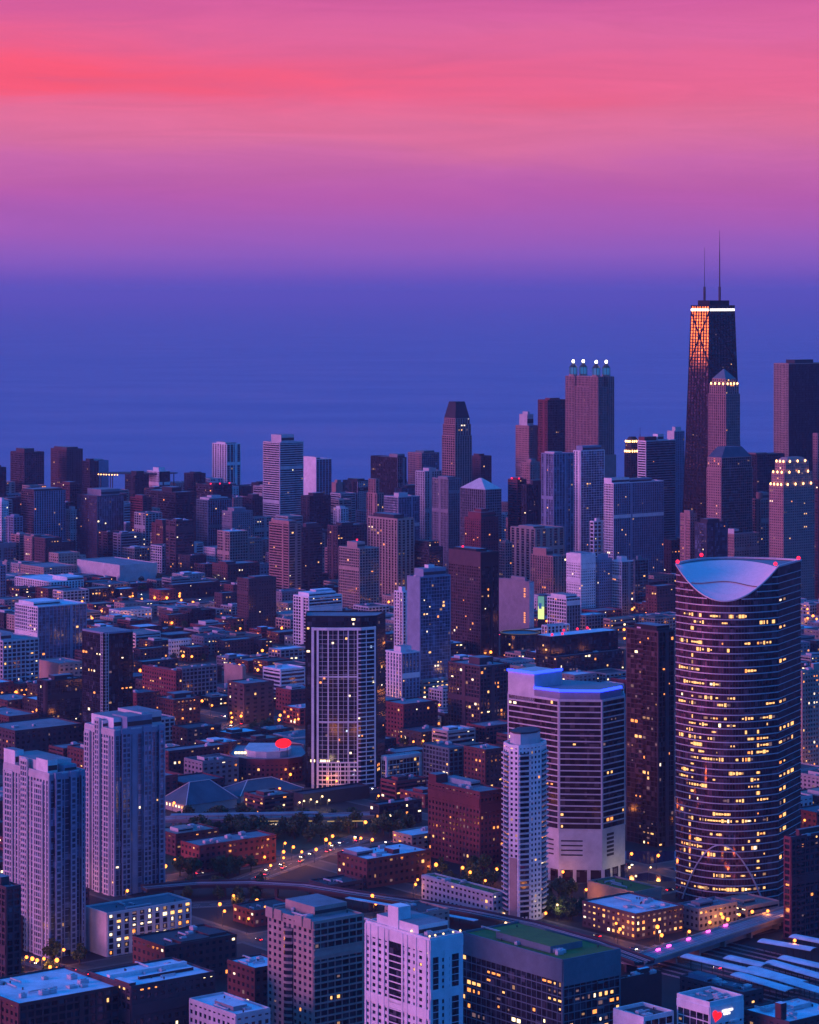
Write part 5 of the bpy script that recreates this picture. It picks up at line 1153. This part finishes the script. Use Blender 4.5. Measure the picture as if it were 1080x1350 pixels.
TZ = [(222, 470, 1083, 1110, 90, 'round dark tree in the park between the rail platform and the orange road', 'trees in the park'), (225, 335, 1146, 1160, 16, 'dark tree beside the long curved looking red brick building', 'trees beside the long red brick building'),
      (485, 560, 1086, 1108, 14, 'dark tree by the low station building', 'trees by the station building'), (566, 660, 1152, 1172, 16, 'dark tree at the foot of the big red brick warehouse', 'trees at the red brick warehouse'),
      (700, 772, 1184, 1214, 18, 'dark tree right of the slim white tower', 'trees right of the slim tower'), (326, 366, 962, 978, 10, 'dark tree by the busy street and the red oval sign', 'trees by the busy street'),
      (180, 312, 768, 786, 36, 'dark tree among the roofs behind the row of orange lamps', 'trees behind the row of orange lamps'), (215, 320, 800, 880, 30, 'dark tree among the low brick blocks at left', 'trees among the low brick blocks'),
      (440, 540, 985, 1060, 8, 'dark tree below the gridded tower', 'trees below the gridded tower'), (240, 350, 1176, 1200, 14, 'dark tree under the curving viaduct', 'trees under the viaduct'), (1005, 1034, 1120, 1180, 5, 'dark tree beside the curved glass tower', 'trees beside the curved tower'),
      (0, 110, 1262, 1300, 9, 'dark tree at the foot of the nearer white tower', 'trees at the nearer white tower')]
rt3 = random.Random(21)
for x0, x1, y0, y1, k, lab, grp in TZ:
    n = 0; tries = 0
    while n < k and tries < 400:
        tries += 1; p = gp(rt3.uniform(x0, x1), rt3.uniform(y0, y1))
        if any(inside(p, q) for q, _, _ in PLACED) or any(inside(p, q) for q in AVOID): continue
        tr, cr_ = rt3.choice(TK); s = rt3.uniform(.9, 1.6); o = empty('tree', (p[0], p[1], 0), lab, 'tree', grp, rt3.uniform(0, 6)); o.scale = (s, s, s*rt3.uniform(.9, 1.15)); inst('trunk', tr, o, (0, 0, 0)); inst('crown', cr_, o, (0, 0, 0)); n += 1
# ------------------------------------------------------------------ low blocks between the named ones
W_, H_ = 270, 338; ZB = np.full((H_, W_), 1e9)
def scr(p, z): return ((540+F*p[0]/p[1])/4, (HY+F*(HC-z)/p[1])/4)
def box_px(q, z):
    xs = []; ys = []
    for p in q:
        for zz_ in (0, z): a, b = scr(p, zz_); xs.append(a); ys.append(b)
    return max(0, int(min(xs))), min(W_, int(max(xs))+1), max(0, int(min(ys))), min(H_, int(max(ys))+1)
for q, z, _ in PLACED:
    x0, x1, y0, y1 = box_px(q, z); Ym = sum(p[1] for p in q)/len(q)
    if x1 > x0 and y1 > y0: s_ = ZB[y0:y1, x0:x1]; np.minimum(s_, Ym, out=s_)
def overlap(qa, qb):
    for q in (qa, qb):
        for a, b in zip(q, q[1:]+q[:1]):
            ax = Vector((b[1]-a[1], a[0]-b[0])); pa = [ax.dot(p) for p in qa]; pb = [ax.dot(p) for p in qb]
            if max(pa) <= min(pb)+1e-6 or max(pb) <= min(pa)+1e-6: return False
    return True
LM = [('white gridded glass block', 65, 840), ('pair of white towers', 110, 1080), ('black glass tower', 142, 900), ('plain dark brown tower', 338, 795), ('gridded tower', 455, 930), ('blue glass tower', 560, 830), ('black crowned tower', 625, 790), ('tan gridded tower', 473, 765),
      ('orange crowned tower', 375, 735), ('brown and teal tower', 132, 700), ('tall grey banded tower', 372, 650), ('banded hotel', 745, 1020), ('curved glass tower', 960, 960), ('dark brown glass tower', 857, 960), ('red brick warehouse', 613, 1090), ('sports halls', 310, 1045), ('tan slab tower', 708, 730),
      ('parking garage', 190, 1220), ('lawn roofed office', 715, 1290), ('heart sign', 955, 1320), ('slim white tower', 692, 1090), ('lake shore', 300, 690), ('wide white striped tower', 835, 690), ('lamp lit crown tower', 1045, 680), ('white shop', 172, 812), ('long brick row', 255, 1008), ('glowing panel', 714, 800), ('round fronted brick building', 352, 1005)]
rf = random.Random(33); cand = []
PARK = [[gp(205, 1112), gp(480, 1104), gp(495, 1082), gp(205, 1083)], [gp(290, 1170), gp(500, 1170), gp(500, 1100), gp(400, 1100)], [gp(690, 1222), gp(790, 1222), gp(790, 1172), gp(690, 1172)], [gp(810, 1168), gp(910, 1168), gp(910, 1118), gp(808, 1118)], [gp(880, 1300), gp(1090, 1320), gp(1090, 1240), gp(880, 1240)], [gp(540, 1175), gp(670, 1175), gp(670, 1140), gp(540, 1140)]]
for a in range(-60, 80):
    for b in range(-10, 130):
        if a % 4 == 3 or b % 5 == 4: continue                           # streets
        p = EST*(a*40)+NTH*(b*34); le, lw = rf.uniform(22, 37), rf.uniform(18, 30); far = p[1] > 3700
        hh = rf.choice((8, 9, 11, 12, 14, 16, 19)) if not far else rf.choice((14, 20, 28, 36, 46, 60, 72))
        if p[1] < 1500 or p[1] > 4700 or abs(p[0]) > p[1]*.147+30: continue
        if p[1] > 4250 and p[0] > -100: continue
        q = [p, p+EST*le, p+EST*le+NTH*lw, p+NTH*lw]
        x0, x1, y0, y1 = box_px(q, hh)
        if x1 <= x0 or y1 <= y0: continue
        vis = (ZB[y0:y1, x0:x1] > p[1]).sum()
        if vis < 4: continue
        if any(overlap(q, r_) for r_ in AVOID+PARK): continue
        if any(overlap(q, [c+(v-c)*1.06 for v in r_]) for r_, z, _ in PLACED for c in [sum(r_, Vector((0, 0)))/len(r_)]): continue
        cand.append((vis, p, q, le, lw, hh, far))
cand.sort(key=lambda c: -c[0]); used = {}
for vis, p, q, le, lw, hh, far in cand[:290]:
    wl = rf.choice(('brick', 'brick', 'brown', 'red', 'tan', 'grey', 'dark', 'pale', 'conc')) if not far else rf.choice(('brown', 'grey', 'dark', 'pale', 'conc', 'pink', 'grey', 'tan')); ro = rf.choice(('grey', 'grey', 'lit', 'dark', 'dark', 'tan', 'teal'))
    sx, sy = scr(p, hh/2); sx *= 4; sy *= 4
    nm, lx, ly = min(LM, key=lambda m: (m[1]-sx)**2+((m[2]-sy)*1.3)**2)
    rel_ = ('left of' if sx < lx-18 else 'right of' if sx > lx+18 else ('below' if sy > ly else 'above'))+' the '+nm
    cn = {'brick': 'brick', 'brown': 'dark brown', 'red': 'red brick', 'tan': 'tan', 'grey': 'grey', 'dark': 'black walled', 'pale': 'pale', 'conc': 'concrete', 'pink': 'pinkish'}[wl]; rn = {'grey': 'grey', 'lit': 'pale bright', 'dark': 'dark', 'tan': 'tan', 'teal': 'teal'}[ro]
    sz = 'long' if le > 32 else ('narrow' if le < 26 else 'square'); ht = 'low' if hh < 11 else ('mid height' if hh < 20 else 'taller')
    hut = rf.random() < .45
    lab = f'{ht} {sz} {cn} building, {rn} roof'+(' with hut' if hut else '')+f', {rel_}'
    if len(lab.split()) > 16: lab = f'{ht} {cn} building, {rn} roof'+(' with hut' if hut else '')+f', {rel_}'
    if len(lab.split()) > 16: lab = f'{cn} building, {rn} roof'+(' with hut' if hut else '')+f', {rel_}'
    k = used.get(lab, 0); used[lab] = k+1
    o = dict(p=[(.2, .55, .3, .7, 2.6, 'pale' if rf.random() < .5 else wl)] if hut else [], u=rf.choice((0, 1, 2, 3)) if p[1] < 2600 else rf.choice((0, 1)), single=44 if p[1] < 2300 else 0, cat='building', g='low buildings between the towers', lw=(5, 3, 6, 4, 3, 1.2))
    building('brick_building' if wl in ('brick', 'red', 'brown') else 'city_building', [v-p for v in q], hh, f'{rf.choice(("punch", "punch", "grid", "horiz"))}:{wl}:dark:{rf.uniform(4, 5.5):.1f}:{rf.uniform(3.4, 4.2):.1f}::{ro}', rf.choice((1, 2, 4, 6, 9)), lab, p, None, o, p[1])
# ------------------------------------------------------------------ haze
hm_ = bpy.data.materials.new('haze_mat'); hm_.use_nodes = True; hn = hm_.node_tree.nodes; hn.clear()
pv = hn.new('ShaderNodeVolumePrincipled'); pv.inputs['Density'].default_value = 2.6e-5; pv.inputs['Color'].default_value = (.56, .52, .84, 1); pv.inputs['Anisotropy'].default_value = .2
oo = hn.new('ShaderNodeOutputMaterial'); hm_.node_tree.links.new(pv.outputs[0], oo.inputs['Volume'])
b = MB(); b.box(-61000, 61000, -400, 201000, -3.6, 470); hz_ = b.obj('haze', hm_); hz_['kind'] = 'stuff'
